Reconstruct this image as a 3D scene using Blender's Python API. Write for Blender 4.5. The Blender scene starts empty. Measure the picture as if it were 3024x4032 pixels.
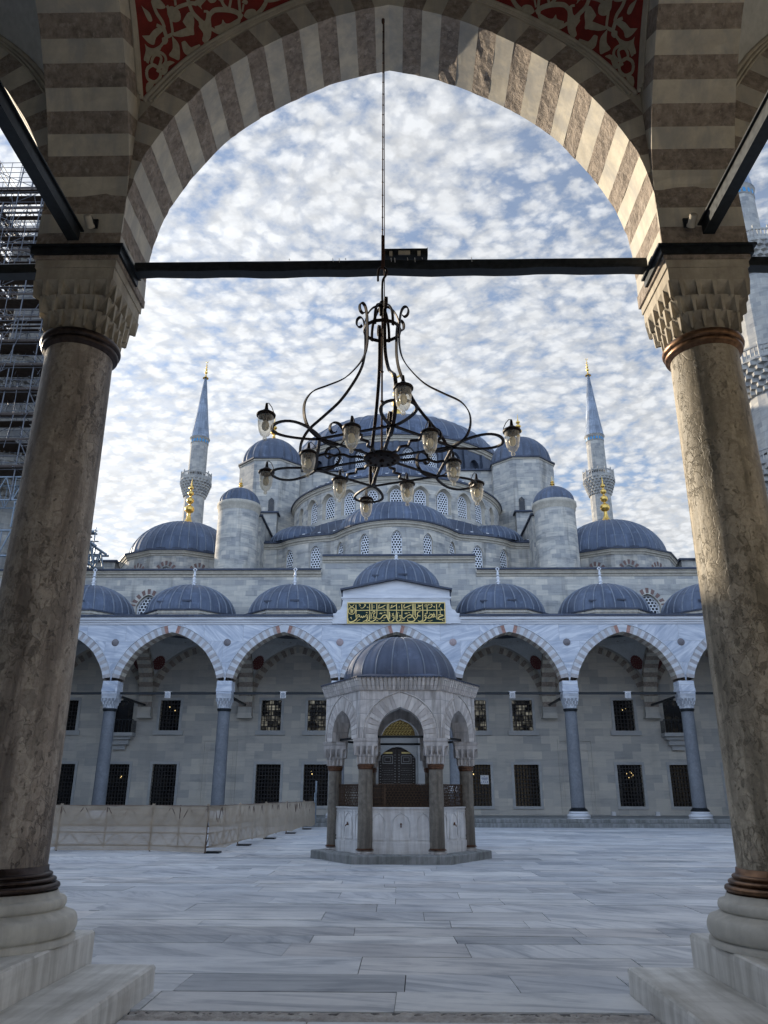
import bpy, math, random
from mathutils import Vector, Matrix, noise
rad = math.radians
sc = bpy.context.scene
COL = sc.collection
rng = random.Random(11)
PI = math.pi

# ------------------------------------------------------------------ mesh builder
class MB:
    """collects faces in world metres; build() links them as one mesh object"""
    def __init__(s):
        s.v = []; s.f = []; s.m = []; s.uv = []; s.sm = []; s.col = {}
    def face(s, pts, m=0, uv=None, smooth=False):
        i = len(s.v); s.v += [tuple(p) for p in pts]
        s.f.append(tuple(range(i, i + len(pts)))); s.m.append(m); s.uv.append(uv); s.sm.append(smooth)
    def grid(s, rows, m=0, uv=None, closed=False, smooth=True, mfn=None):
        n = len(rows[0]); i0 = len(s.v)
        for r in rows: s.v += [tuple(p) for p in r]
        for a in range(len(rows) - 1):
            for b in range(n if closed else n - 1):
                b2 = (b + 1) % n
                s.f.append((i0 + a*n + b, i0 + a*n + b2, i0 + (a+1)*n + b2, i0 + (a+1)*n + b))
                s.m.append(mfn(a, b) if mfn else m); s.sm.append(smooth)
                if uv:
                    s.uv.append((uv[a][b], uv[a][b+1], uv[a+1][b+1], uv[a+1][b]))
                else: s.uv.append(None)
    def box(s, x0, x1, y0, y1, z0, z1, m=0):
        p = [(x0,y0,z0),(x1,y0,z0),(x1,y1,z0),(x0,y1,z0),(x0,y0,z1),(x1,y0,z1),(x1,y1,z1),(x0,y1,z1)]
        for q in ((0,3,2,1),(4,5,6,7),(0,1,5,4),(1,2,6,5),(2,3,7,6),(3,0,4,7)):
            s.face([p[k] for k in q], m)
    def hexa(s, p, m=0):
        for q in ((0,3,2,1),(4,5,6,7),(0,1,5,4),(1,2,6,5),(2,3,7,6),(3,0,4,7)):
            s.face([p[k] for k in q], m)
    def beam(s, a, b, w, h, m=0, up=(0,0,1)):
        a = Vector(a); b = Vector(b); d = (b - a).normalized(); up = Vector(up)
        if abs(d.dot(up)) > .98: up = Vector((0,1,0))
        x = d.cross(up).normalized()*w/2; y = x.cross(d).normalized()*h/2
        s.hexa([a-x-y, a+x-y, b+x-y, b-x-y, a-x+y, a+x+y, b+x+y, b-x+y], m)
    def lathe(s, prof, c=(0,0,0), n=32, m=0, a0=0, a1=2*PI, mod=None, smooth=True):
        full = abs(a1 - a0 - 2*PI) < 1e-6
        rows = []; uvs = []; L = 0; pr = None
        rm = max(p[0] for p in prof)
        for r, z in prof:
            if pr: L += math.hypot(r - pr[0], z - pr[1])
            pr = (r, z)
            row = []; u = []
            for k in range(n + (0 if full else 1)):
                a = a0 + (a1 - a0)*k/n
                rr = r*(mod(a, z) if mod else 1)
                row.append((c[0] + rr*math.cos(a), c[1] + rr*math.sin(a), c[2] + z))
            for k in range(n + 1): u.append(((a0 + (a1-a0)*k/n)*rm, L))
            rows.append(row); uvs.append(u)
        s.grid(rows, m, uvs, closed=full, smooth=smooth)
    def tube(s, path, r, n=6, m=0, closed=False, smooth=True):
        P = [Vector(p) for p in path]; N = len(P)
        rows = []; up = None
        for i in range(N):
            a = P[i-1] if (i > 0 or closed) else P[i]
            b = P[(i+1) % N] if (i < N-1 or closed) else P[i]
            t = (b - a)
            t = t.normalized() if t.length > 1e-9 else Vector((0,0,1))
            if up is None:
                up = Vector((0,0,1)) if abs(t.z) < .9 else Vector((1,0,0))
            x = t.cross(up)
            if x.length < 1e-6: x = t.orthogonal()
            x.normalize(); up = x.cross(t).normalized()
            rr = r(i/(N-1)) if callable(r) else r
            rows.append([P[i] + x*rr*math.cos(2*PI*k/n) + up*rr*math.sin(2*PI*k/n) for k in range(n)])
        if closed: rows.append(rows[0])
        s.grid(rows, m, None, closed=True, smooth=smooth)
        if not closed:
            s.face(rows[0][::-1], m); s.face(rows[-1], m)
    def flat(s, path, w, t, side, m=0, closed=False):
        """flat iron bar: w across 'side' (constant vector), t in the bending direction"""
        P = [Vector(p) for p in path]; N = len(P); sd = Vector(side).normalized()*w/2
        rows = []
        for i in range(N):
            a = P[i-1] if (i > 0 or closed) else P[i]
            b = P[(i+1) % N] if (i < N-1 or closed) else P[i]
            tg = (b - a).normalized(); nn = tg.cross(sd).normalized()*t/2
            rows.append([P[i]-sd-nn, P[i]+sd-nn, P[i]+sd+nn, P[i]-sd+nn])
        if closed: rows.append(rows[0])
        s.grid(rows, m, None, closed=True, smooth=False)
        if not closed:
            s.face(rows[0][::-1], m); s.face(rows[-1], m)
    def prism(s, poly, fn, d0, d1, m=0, back=False):
        a = [fn(p[0], p[1], d0) for p in poly]; b = [fn(p[0], p[1], d1) for p in poly]
        s.face(a, m)
        if back: s.face(b[::-1], m)
        n = len(poly)
        for i in range(n):
            j = (i+1) % n
            s.face([a[i], b[i], b[j], a[j]], m)
    def build(s, name, mats, parent=None, origin=None, merge=False):
        me = bpy.data.meshes.new(name)
        o0 = Vector(origin) if origin else (wloc(parent) if parent else Vector((0,0,0)))
        vs = [Vector(p) - o0 for p in s.v]
        me.from_pydata(vs, [], s.f)
        uvl = me.uv_layers.new(name='UVMap')
        for pi, p in enumerate(me.polygons):
            p.material_index = s.m[pi]; p.use_smooth = s.sm[pi]
            uv = s.uv[pi]
            if uv:
                for k, li in enumerate(p.loop_indices): uvl.data[li].uv = uv[k]
            else:
                nx, ny, nz = abs(p.normal.x), abs(p.normal.y), abs(p.normal.z)
                for li in p.loop_indices:
                    q = s.v[me.loops[li].vertex_index]
                    uvl.data[li].uv = (q[0], q[2]) if ny >= nx and ny >= nz else ((q[1], q[2]) if nx >= nz else (q[0], q[1]))
        if s.col:
            ca = me.color_attributes.new('slab', 'FLOAT_COLOR', 'CORNER')
            for pi, p in enumerate(me.polygons):
                c = s.col.get(pi, (0,0,0))
                for li in p.loop_indices: ca.data[li].color = (*c, 1)
        for mm in (mats if isinstance(mats, (list, tuple)) else [mats]): me.materials.append(mm)
        me.update()
        o = bpy.data.objects.new(name, me); COL.objects.link(o)
        if parent: o.parent = parent
        elif origin: o.location = o0
        return o

def wloc(o):
    v = Vector((0,0,0))
    while o: v = v + Vector(o.location); o = o.parent
    return v
def tag(o, label=None, cat=None, group=None, kind=None):
    if label: o['label'] = label
    if cat: o['category'] = cat
    if group: o['group'] = group
    if kind: o['kind'] = kind
    return o
def thing(name, loc, label, cat, group=None, rotz=0):
    o = bpy.data.objects.new(name, None); COL.objects.link(o)
    o.location = loc; o.rotation_euler = (0,0,rotz); o.empty_display_size = .3
    return tag(o, label, cat, group)
def copy_tree(o, parent=None):
    c = o.copy(); COL.objects.link(c)
    if parent: c.parent = parent
    for ch in list(o.children): copy_tree(ch, c)
    return c
def bevel(o, w, seg=2):
    b = o.modifiers.new('edge', 'BEVEL'); b.width = w; b.segments = seg; b.limit_method = 'ANGLE'
    wl = o.modifiers.new('weld', 'WELD'); wl.merge_threshold = .0005
    o.modifiers.move(1, 0)
    return o
def circ(n, r, a0=0): return [(r*math.cos(a0 + 2*PI*k/n), r*math.sin(a0 + 2*PI*k/n)) for k in range(n)]
def spline(pts, n=8):
    """Catmull-Rom through 2d/3d points"""
    P = [Vector(p) for p in pts]; out = []
    for i in range(len(P) - 1):
        p0 = P[max(i-1, 0)]; p1 = P[i]; p2 = P[i+1]; p3 = P[min(i+2, len(P)-1)]
        for k in range(n):
            t = k/n
            out.append(.5*((2*p1) + (p2-p0)*t + (2*p0-5*p1+4*p2-p3)*t*t + (3*p1-p0-3*p2+p3)*t**3))
    out.append(P[-1])
    return out

# ------------------------------------------------------------------ materials
class Mat:
    def __init__(s, name):
        s.m = bpy.data.materials.new(name); s.m.use_nodes = True
        s.nt = s.m.node_tree; s.b = s.nt.nodes['Principled BSDF']; s.b.inputs['Roughness'].default_value = .75
        s.b.inputs['Specular IOR Level'].default_value = .3
    def n(s, t): return s.nt.nodes.new('ShaderNode' + t)
    def l(s, a, b): s.nt.links.new(a, b)
    def co(s, k='Object'):
        return s.n('TexCoord').outputs[k]
    def mp(s, v, sc=(1,1,1), rot=(0,0,0), loc=(0,0,0)):
        q = s.n('Mapping'); s.l(v, q.inputs[0]); q.inputs['Scale'].default_value = sc
        q.inputs['Rotation'].default_value = rot; q.inputs['Location'].default_value = loc
        return q.outputs[0]
    def noise(s, v, scale=1, detail=4, rough=.55, dist=0):
        q = s.n('TexNoise'); s.l(v, q.inputs['Vector']); q.inputs['Scale'].default_value = scale
        q.inputs['Detail'].default_value = detail; q.inputs['Roughness'].default_value = rough; q.inputs['Distortion'].default_value = dist
        return q.outputs[0]
    def ramp(s, f, stops):
        q = s.n('ValToRGB'); s.l(f, q.inputs[0]); e = q.color_ramp.elements
        while len(e) < len(stops): e.new(.5)
        for k, (p, c) in enumerate(stops):
            e[k].position = p; e[k].color = (*c, 1) if not isinstance(c, (int, float)) else (c, c, c, 1)
        return q.outputs[0]
    def mix(s, f, a, b, blend='MIX'):
        q = s.n('Mix'); q.data_type = 'RGBA'; q.blend_type = blend
        for val, i in ((f, 0), (a, 6), (b, 7)):
            if isinstance(val, (int, float)): q.inputs[i].default_value = val if i == 0 else (val, val, val, 1)
            elif isinstance(val, tuple): q.inputs[i].default_value = (*val, 1)
            else: s.l(val, q.inputs[i])
        return q.outputs[2]
    def math(s, op, a, b=None):
        q = s.n('Math'); q.operation = op
        for i, val in enumerate((a, b)):
            if val is None: continue
            if isinstance(val, (int, float)): q.inputs[i].default_value = val
            else: s.l(val, q.inputs[i])
        return q.outputs[0]
    def vmath(s, op, a, b=None):
        q = s.n('VectorMath'); q.operation = op
        for i, val in enumerate((a, b)):
            if val is None: continue
            if isinstance(val, tuple): q.inputs[i].default_value = val
            else: s.l(val, q.inputs[i])
        return q.outputs['Value'] if op in ('LENGTH', 'DOT_PRODUCT', 'DISTANCE') else q.outputs[0]
    def bump(s, h, strength=.3, dist=.02):
        q = s.n('Bump'); s.l(h, q.inputs['Height']); q.inputs['Strength'].default_value = strength
        q.inputs['Distance'].default_value = dist; s.l(q.outputs[0], s.b.inputs['Normal'])
    def col(s, c):
        if isinstance(c, tuple): s.b.inputs['Base Color'].default_value = (*c, 1)
        else: s.l(c, s.b.inputs['Base Color'])
        return s
    def rough(s, r):
        if isinstance(r, (int, float)): s.b.inputs['Roughness'].default_value = r
        else: s.l(r, s.b.inputs['Roughness'])
        return s

def brick(M, v, w, h, mortar, c1, c2, cm, bias=0):
    q = M.n('TexBrick'); M.l(v, q.inputs['Vector']); q.inputs['Scale'].default_value = 1
    q.inputs['Brick Width'].default_value = w; q.inputs['Row Height'].default_value = h
    q.inputs['Mortar Size'].default_value = mortar; q.inputs['Mortar Smooth'].default_value = .3; q.inputs['Bias'].default_value = bias
    for nme, c in (('Color1', c1), ('Color2', c2), ('Mortar', cm)): q.inputs[nme].default_value = (*c, 1)
    return q.outputs['Color'], q.outputs['Fac']

def ashlar(name, c1, c2, w=.8, h=.38, mort=.006, cm=(.34,.33,.31), patch=.55, streak=.5):
    """coursed limestone: block-to-block tone, horizontal weathering, dark runs under ledges"""
    M = Mat(name); uv = M.co('UV'); ob = M.co('Object')
    wob = M.noise(ob, .9, 2); w2 = M.n('MapRange'); M.l(wob, w2.inputs[0]); w2.inputs[3].default_value = -.02; w2.inputs[4].default_value = .02
    cmb = M.n('CombineXYZ'); M.l(w2.outputs[0], cmb.inputs[1])
    uvw = M.vmath('ADD', uv, cmb.outputs[0])
    bc, bf = brick(M, uvw, w, h, mort, c1, c2, cm)
    uv2 = M.mp(uvw, (1,1,1), loc=(3.4, h*7, 0))
    bc2, bf2 = brick(M, uv2, w, h, 0, (.56,.60,.66), (1.28,1.24,1.15), (1,1,1), bias=.1)
    c = M.mix(.42 + .4*patch, bc, bc2, 'MULTIPLY')
    pn = M.noise(M.mp(uv, (.5, 1.4, 1)), .75, 6, .7, .4)
    c = M.mix(patch*.9, c, M.ramp(pn, [(.36, (.52,.55,.59)), (.47, (.95,.96,.97)), (.66, (1.15,1.12,1.06))]), 'MULTIPLY')
    hz = M.noise(M.mp(uv, (.55, 6.5, 1)), 1.1, 5, .68)
    c = M.mix(patch, c, M.ramp(hz, [(.33, (.55,.58,.62)), (.47, (1.0,1.0,1.0)), (.75, (1.1,1.08,1.04))]), 'MULTIPLY')
    vs = M.noise(M.mp(uv, (1.1, .12, 1)), 1.1, 3, .5)
    c = M.mix(streak, c, M.ramp(vs, [(.30, (.36,.36,.37)), (.42, (1,1,1))]), 'MULTIPLY')
    fine = M.noise(uv, 28, 3)
    c = M.mix(.25, c, M.ramp(fine, [(.3, (.7,.7,.7)), (.7, (1.1,1.1,1.1))]), 'MULTIPLY')
    M.col(c).rough(.85)
    hh = M.math('SUBTRACT', M.math('MULTIPLY', fine, .35), bf)
    M.bump(hh, .5, .012)
    return M.m

def marble(name, light, dark, slab=None, rotv=0, vein=2.2, rough=.45, stain=0, mort=(.3,.3,.31), grime=None):
    """veined marble; with slab=(w,h) each slab has its own vein direction"""
    M = Mat(name); uv = M.co('UV'); ob = M.co('Object')
    v = uv; bf = None
    if slab:
        bc, bf = brick(M, uv, slab[0], slab[1], .006, (0,0,0), (1,1,1), (.5,.5,.5))
        sep = M.n('SeparateColor'); M.l(bc, sep.inputs[0])
        off = M.n('CombineXYZ'); M.l(M.math('MULTIPLY', sep.outputs[0], 37), off.inputs[0]); M.l(M.math('MULTIPLY', sep.outputs[0], 91), off.inputs[1])
        v = M.vmath('ADD', uv, off.outputs[0])
        rt = M.n('VectorRotate'); rt.rotation_type = 'Z_AXIS'; M.l(v, rt.inputs['Vector'])
        M.l(M.math('MULTIPLY_ADD' if False else 'MULTIPLY', M.math('SUBTRACT', sep.outputs[0], .5), 2.0), rt.inputs['Angle'])
        v = rt.outputs[0]
    ns = M.noise(M.mp(v, (.35, vein, 1), (0,0,rotv)), 1.6, 6, .62, .7)
    c = M.ramp(ns, [(.3, dark), (.48, tuple(.5*(a+b) for a, b in zip(light, dark))), (.62, light), (.8, tuple(min(1, a*1.06) for a in light))])
    if slab: c = M.mix(.5, c, M.ramp(sep.outputs[0], [(0, (.8,.81,.83)), (1, (1.08,1.07,1.05))]), 'MULTIPLY')
    if grime:
        g = M.noise(M.mp(uv, (2.5, .3, 1)), 2.2, 5, .65)
        c = M.mix(M.ramp(g, [(.42, 0), (.68, grime[1])]), c, grime[0])
    if bf is not None: c = M.mix(bf, c, mort)
    M.col(c).rough(rough)
    fine = M.noise(ob, 22, 4)
    M.bump(fine, .12, .01)
    return M.m

def stone(name, base, var=.35, scale=6, rough=.8, bumps=.4, spots=None, streak=None, bdist=.02):
    M = Mat(name); ob = M.co('Object')
    a = M.noise(ob, scale, 6, .65); b = M.noise(ob, scale*.22, 3)
    lo = tuple(x*(1-var) for x in base); hi = tuple(min(1, x*(1+var)) for x in base)
    c = M.ramp(a, [(.3, lo), (.52, base), (.75, hi)])
    c = M.mix(.6, c, M.ramp(b, [(.3, (.68,.68,.7)), (.7, (1.15,1.13,1.1))]), 'MULTIPLY')
    if streak:
        g = M.noise(M.mp(ob, (3.2, 3.2, .3)), 1.2, 5, .65, .3)
        c = M.mix(M.ramp(g, [(.44, 0), (.62, streak[1])]), c, streak[0])
    if spots:
        vv = M.noise(M.mp(ob, (1, 1, .55)), spots[1], 3, .7)
        c = M.mix(M.ramp(vv, [(.56, 0), (.66, .9)]), c, spots[0])
    M.col(c).rough(rough); M.bump(a, bumps, bdist)
    return M.m

def breccia(name, base, dark, mid):
    """old column stone: cemented pebbles, flaked pits and long water stains down the shaft"""
    M = Mat(name); ob = M.co('Object')
    wv = M.n('TexNoise'); M.l(ob, wv.inputs['Vector']); wv.inputs['Scale'].default_value = 6
    v = M.vmath('ADD', ob, M.vmath('MULTIPLY', M.vmath('SUBTRACT', wv.outputs['Color'], (.5,.5,.5)), (.12,.12,.12)))
    vo = M.n('TexVoronoi'); M.l(M.mp(v, (1,1,.6)), vo.inputs['Vector']); vo.inputs['Scale'].default_value = 11
    sp = M.n('SeparateColor'); M.l(vo.outputs['Color'], sp.inputs[0])
    c = M.ramp(sp.outputs[0], [(0, tuple(x*.78 for x in base)), (.45, base), (1, tuple(min(1, x*1.22) for x in base))])
    a = M.noise(ob, 24, 7, .75); c = M.mix(.8, c, M.ramp(a, [(.33, (.55,.53,.5)), (.52, (1.0,1.0,1.0)), (.68, (1.25,1.24,1.2))]), 'MULTIPLY')
    big = M.noise(M.mp(ob, (2.4, 2.4, .42)), 1.0, 6, .66, .5)
    c = M.mix(M.ramp(big, [(.42, 0), (.64, .5), (.78, .65)]), c, mid)
    st = M.noise(M.mp(ob, (6, 6, .5)), 1.0, 5, .62, .2)
    c = M.mix(M.math('MULTIPLY', M.ramp(big, [(.40, .25), (.56, 1)]), M.ramp(st, [(.46, 0), (.60, .9)])), c, dark)
    pit = M.noise(M.mp(v, (1,1,.55)), 15, 5, .8)
    patchy = M.noise(ob, 1.7, 3)
    pz0 = M.ramp(M.math('ADD', pit, M.math('MULTIPLY', M.math('SUBTRACT', patchy, .5), .35)), [(.57, 0), (.62, 1)])
    vc = M.n('TexVoronoi'); vc.feature = 'DISTANCE_TO_EDGE'; M.l(M.mp(v, (1,1,.6)), vc.inputs['Vector']); vc.inputs['Scale'].default_value = 11
    crack = M.ramp(vc.outputs['Distance'], [(0, .35), (.04, 0)])
    pz = M.math('MAXIMUM', pz0, M.math('MULTIPLY', crack, M.ramp(patchy, [(.4, 0), (.6, 1)])))
    c = M.mix(M.math('MULTIPLY', pz, .55), c, dark)
    M.col(c).rough(M.ramp(a, [(.3, .42), (.7, .65)]))
    M.bump(M.math('SUBTRACT', M.math('MULTIPLY', a, .4), pz), .8, .018)
    return M.m

def lead(name, base=(.13,.155,.2)):
    M = Mat(name); uv = M.co('UV'); ob = M.co('Object')
    a = M.noise(ob, .7, 5, .6); st = M.noise(M.mp(uv, (3.5, .35, 1)), 2, 4)
    c = M.ramp(a, [(.3, tuple(x*.72 for x in base)), (.55, base), (.75, tuple(x*1.45 for x in base))])
    c = M.mix(.5, c, M.ramp(st, [(.35, (.7,.72,.76)), (.65, (1.2,1.2,1.22))]), 'MULTIPLY')
    shc, shf = brick(M, uv, .72, 1.35, 0, (.74,.76,.8), (1.2,1.2,1.2), (1,1,1))
    c = M.mix(.75, c, shc, 'MULTIPLY')
    ox = M.noise(ob, 2.6, 6, .7)
    c = M.mix(M.ramp(ox, [(.56, 0), (.72, .4)]), c, tuple(min(1, x*2.3) for x in base))
    sp = M.n('SeparateXYZ'); M.l(uv, sp.inputs[0])
    fr = M.math('FRACT', M.math('DIVIDE', sp.outputs[1], 1.35))
    lap = M.math('LESS_THAN', fr, .03)
    c = M.mix(M.math('MULTIPLY', lap, .45), c, tuple(x*.35 for x in base))
    M.col(c).rough(M.ramp(a, [(.3, .42), (.7, .62)]))
    M.b.inputs['Metallic'].default_value = .35
    M.bump(M.math('SUBTRACT', M.noise(ob, 5, 4), M.math('MULTIPLY', lap, -.6)), .25, .03)
    return M.m

def metal(name, base, rough=.4, metallic=1, var=.3, scale=20, patina=None):
    M = Mat(name); ob = M.co('Object'); a = M.noise(ob, scale, 4)
    c = M.ramp(a, [(.3, tuple(x*(1-var) for x in base)), (.7, tuple(min(1, x*(1+var)) for x in base))])
    if patina:
        c = M.mix(M.ramp(M.noise(ob, scale*.4, 4), [(.45, 0), (.65, .9)]), c, patina)
    M.col(c).rough(M.ramp(a, [(.3, rough*.8), (.7, min(1, rough*1.3))])); M.b.inputs['Metallic'].default_value = metallic
    M.bump(a, .15, .005)
    return M.m

def paint(name, base, rough=.6, var=.12, scale=12):
    M = Mat(name); ob = M.co('Object'); a = M.noise(ob, scale, 5, .6); b = M.noise(ob, scale*.15, 3)
    c = M.ramp(a, [(.3, tuple(x*(1-var) for x in base)), (.7, tuple(min(1, x*(1+var)) for x in base))])
    c = M.mix(.4, c, M.ramp(b, [(.3, (.75,.75,.75)), (.7, (1.12,1.12,1.12))]), 'MULTIPLY')
    M.col(c).rough(rough); M.bump(a, .15, .01)
    return M.m

def lattice(name, white=(.8,.82,.84), dark=(.012,.015,.022), pitch=.17, hole=.37):
    """plaster window tracery: hexagonal rows of round panes"""
    M = Mat(name); uv = M.co('UV')
    def circles(off):
        v = M.vmath('ADD', M.vmath('MULTIPLY', uv, (1/pitch, 1/(pitch*1.732), 0)), off)
        f = M.vmath('SUBTRACT', M.vmath('FRACTION', v), (.5,.5,0))
        return M.vmath('LENGTH', M.vmath('MULTIPLY', f, (1, 1.732, 0)))
    d = M.math('MINIMUM', circles((0,0,0)), circles((.5,.5,0)))
    q = M.n('MapRange'); M.l(d, q.inputs[0]); q.inputs[1].default_value = hole - .03; q.inputs[2].default_value = hole + .03
    M.col(M.mix(q.outputs[0], dark, white))
    M.l(M.mix(q.outputs[0], .12, .8), M.b.inputs['Roughness'])
    return M.m

MT = {}
MT['ashlar'] = ashlar('limestone_ashlar', (.53,.505,.455), (.41,.405,.39))
MT['ashlar_dark'] = ashlar('limestone_under_portico', (.56,.535,.485), (.52,.50,.465), w=1.15, h=.47, mort=.004, cm=(.46,.44,.41), patch=.30, streak=.12)
MT['drum'] = ashlar('limestone_drum', (.53,.50,.45), (.39,.385,.37), w=.7, h=.34, patch=.7, streak=.6)
MT['minaret'] = ashlar('minaret_limestone', (.39,.375,.345), (.31,.30,.285), w=.6, h=.42, patch=.4, streak=.25)
MT['marble_face'] = marble('grey_veined_marble_facing', (.64,.67,.72), (.30,.355,.45), slab=(2.3, 1.25), vein=2.4, rough=.4)
MT['marble'] = marble('white_marble', (.66,.67,.69), (.48,.5,.54), vein=2, rough=.4)
MT['marble_worn'] = marble('worn_marble', (.78,.77,.735), (.58,.565,.53), vein=1.6, rough=.5, grime=((.2,.185,.15), .55))
MT['fountain_marble'] = marble('fountain_marble', (.72,.695,.68), (.5,.48,.475), slab=(1.1,.36), vein=1.8, rough=.55, grime=((.15,.14,.125), .75))
MT['fountain_panel'] = marble('fountain_panel_marble', (.77,.77,.765), (.5,.51,.53), vein=1.2, rough=.5, grime=((.33,.31,.29), .6))
MT['lead'] = lead('lead_sheet', (.095,.118,.165))
MT['lead_rib'] = metal('lead_seam', (.17,.195,.24), .55, .35, .3, 3)
MT['lead_edge'] = lead('lead_edge', (.06,.07,.095))
MT['lead_roof'] = lead('roof_lead', (.068,.082,.115))
MT['lead_drum'] = lead('lead_clad_drum', (.085,.10,.13))
MT['lead_flute'] = lead('fluted_lead', (.10,.12,.16))
MT['lead_light'] = lead('pale_lead', (.24,.27,.31))
MT['lead_fount'] = lead('fountain_lead', (.095,.112,.155))
MT['fount_v1'] = marble('fountain_voussoir_pale', (.74,.715,.69), (.48,.46,.45), vein=1.3, rough=.55, grime=((.22,.2,.18), .5))
MT['fount_v2'] = marble('fountain_voussoir_grey', (.60,.57,.555), (.40,.38,.375), vein=1.3, rough=.55, grime=((.2,.18,.16), .5))
MT['inner_dark'] = metal('dark_inner_sheet', (.03,.024,.02), .6, .2)
MT['rust'] = metal('rusty_rod', (.07,.035,.025), .6, .4, .4, 30)
MT['bulb_off'] = paint('unlit_bulb', (.62,.6,.52), .3)
MT['glass_plain'] = metal('lamp_front_glass', (.35,.37,.4), .1, .2)
MT['blue_print'] = paint('blue_print', (.05,.09,.25), .6)
MT['cream'] = stone('cream_voussoir', (.60,.555,.46), .18, 5, .75, .2, streak=((.33,.33,.33), .6))
MT['brown'] = stone('brown_voussoir', (.325,.275,.232), .42, 13, .85, 1.0, spots=((.42,.36,.31), 14), bdist=.04)
MT['white_v'] = marble('white_voussoir', (.58,.60,.63), (.40,.43,.47), vein=1.5)
MT['pink_v'] = stone('pinkish_voussoir', (.40,.385,.385), .2, 6, .7, .2)
MT['red_v'] = stone('red_porphyry', (.36,.20,.16), .4, 9, .6, .2)
MT['roundel_pink'] = stone('pinkish_grey_disc', (.36,.29,.29), .15, 8, .5, .1)
MT['roundel_grey'] = stone('dark_grey_disc', (.17,.16,.17), .2, 8, .5, .1)
MT['plaster'] = paint('vault_plaster', (.46,.47,.46))
MT['red'] = paint('red_painted_plaster', (.17,.017,.013), .7, .3, 7)
MT['medal'] = paint('dark_red_medallion', (.11,.028,.026), .7, .35, 30)
MT['pinkdark'] = stone('dull_red_voussoir', (.20,.13,.115), .3, 8, .8, .2)
MT['ornament'] = paint('ornament_cream_paint', (.33,.295,.225), .7, .15, 20)
MT['moulding'] = stone('moulding_stone', (.46,.42,.345), .15, 8, .8, .2)
MT['col_brown'] = breccia('brown_breccia_column', (.40,.35,.295), (.14,.115,.098), (.27,.215,.178))
MT['col_green'] = breccia('stained_breccia_column', (.43,.375,.295), (.14,.122,.09), (.27,.235,.17))
MT['col_far'] = stone('grey_granite_column', (.165,.18,.2), .18, 10, .5, .15)
MT['col_fount'] = stone('weathered_fountain_column', (.215,.195,.165), .35, 9, .65, .5, streak=((.085,.078,.068), .85))
MT['capital'] = stone('carved_capital_stone', (.47,.425,.345), .22, 7, .8, .3, streak=((.25,.215,.175), .6))
MT['base'] = stone('moulded_base_marble', (.62,.60,.535), .14, 5, .5, .25, streak=((.34,.33,.3), .45))
MT['bronze'] = metal('bronze_ring', (.15,.085,.05), .36, .85, .45, 14)
MT['bronze_dark'] = metal('dark_bronze_ring', (.06,.045,.04), .38, .85, .4, 14)
MT['copper'] = metal('copper_ring', (.13,.07,.045), .45, .7, .4, 18)
MT['iron'] = metal('black_painted_iron', (.018,.022,.026), .42, .3, .4, 18)
MT['wrought'] = metal('rusty_wrought_iron', (.013,.011,.012), .5, .4, .45, 25, patina=(.03,.016,.013))
MT['gold'] = metal('gilded_copper', (.75,.5,.14), .34, 1, .2, 8)
MT['goldpaint'] = paint('gilt_lettering', (.78,.60,.22), .45, .12, 30)
MT['greenpanel'] = paint('dark_green_panel', (.004,.022,.02), .8)
MT['capital_far'] = marble('weathered_marble_capital', (.54,.56,.59), (.33,.36,.41), vein=1.2, rough=.5, grime=((.26,.28,.31), .7))
MT['finial_stone'] = marble('finial_marble', (.72,.73,.75), (.55,.57,.6), vein=1)
MT['grille_iron'] = metal('window_bar_iron', (.035,.033,.033), .55, .3)
MT['lattice'] = lattice('plaster_tracery', pitch=.22, hole=.39)
MT['lattice_small'] = lattice('small_plaster_tracery', pitch=.24, hole=.4)
MT['wood'] = paint('dark_walnut_door', (.028,.02,.016), .45, .3, 16)
MT['grille_wood'] = metal('brown_bronze_grille', (.085,.055,.038), .55, .4, .35, 20)
MT['inlay'] = paint('ivory_inlay', (.33,.33,.32), .4, .3, 40)
MT['gilt_dark'] = metal('dull_gilt_ground', (.17,.11,.03), .5, .4, .4, 15)
MT['tile'] = paint('turquoise_tile', (.05,.24,.45), .3)
MT['steel'] = metal('galvanised_scaffold_tube', (.13,.135,.15), .5, .5, .25, 6)
MT['deck'] = paint('scaffold_deck_boards', (.055,.042,.036), .8, .3, 3)
MT['fence_frame'] = paint('dull_brown_fence_frame', (.16,.12,.095), .7)
MT['truss'] = metal('blue_grey_truss', (.2,.24,.28), .5, .5, .2, 4)
MT['white_plastic'] = paint('white_plastic', (.7,.7,.7), .4)
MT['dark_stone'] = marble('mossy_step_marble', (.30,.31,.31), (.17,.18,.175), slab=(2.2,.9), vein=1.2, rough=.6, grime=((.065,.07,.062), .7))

def glassmat():
    M = Mat('lamp_glass'); nt = M.nt; b = M.b
    ob = M.co('Object'); a = M.noise(ob, 30, 3)
    b.inputs['Base Color'].default_value = (.93,.91,.85,1); b.inputs['Roughness'].default_value = .05
    b.inputs['Specular IOR Level'].default_value = .6
    tr = M.n('BsdfTransparent'); tr.inputs[0].default_value = (.97,.95,.90,1)
    fr = M.n('LayerWeight'); fr.inputs[0].default_value = .35
    ms = M.n('MixShader'); M.l(M.math('MULTIPLY_ADD' if False else 'ADD', M.math('MULTIPLY', fr.outputs['Facing'], .55), .2), ms.inputs[0])
    M.l(tr.outputs[0], ms.inputs[1]); M.l(b.outputs[0], ms.inputs[2])
    M.l(ms.outputs[0], nt.nodes['Material Output'].inputs[0])
    return M.m
MT['glass'] = glassmat()

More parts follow.
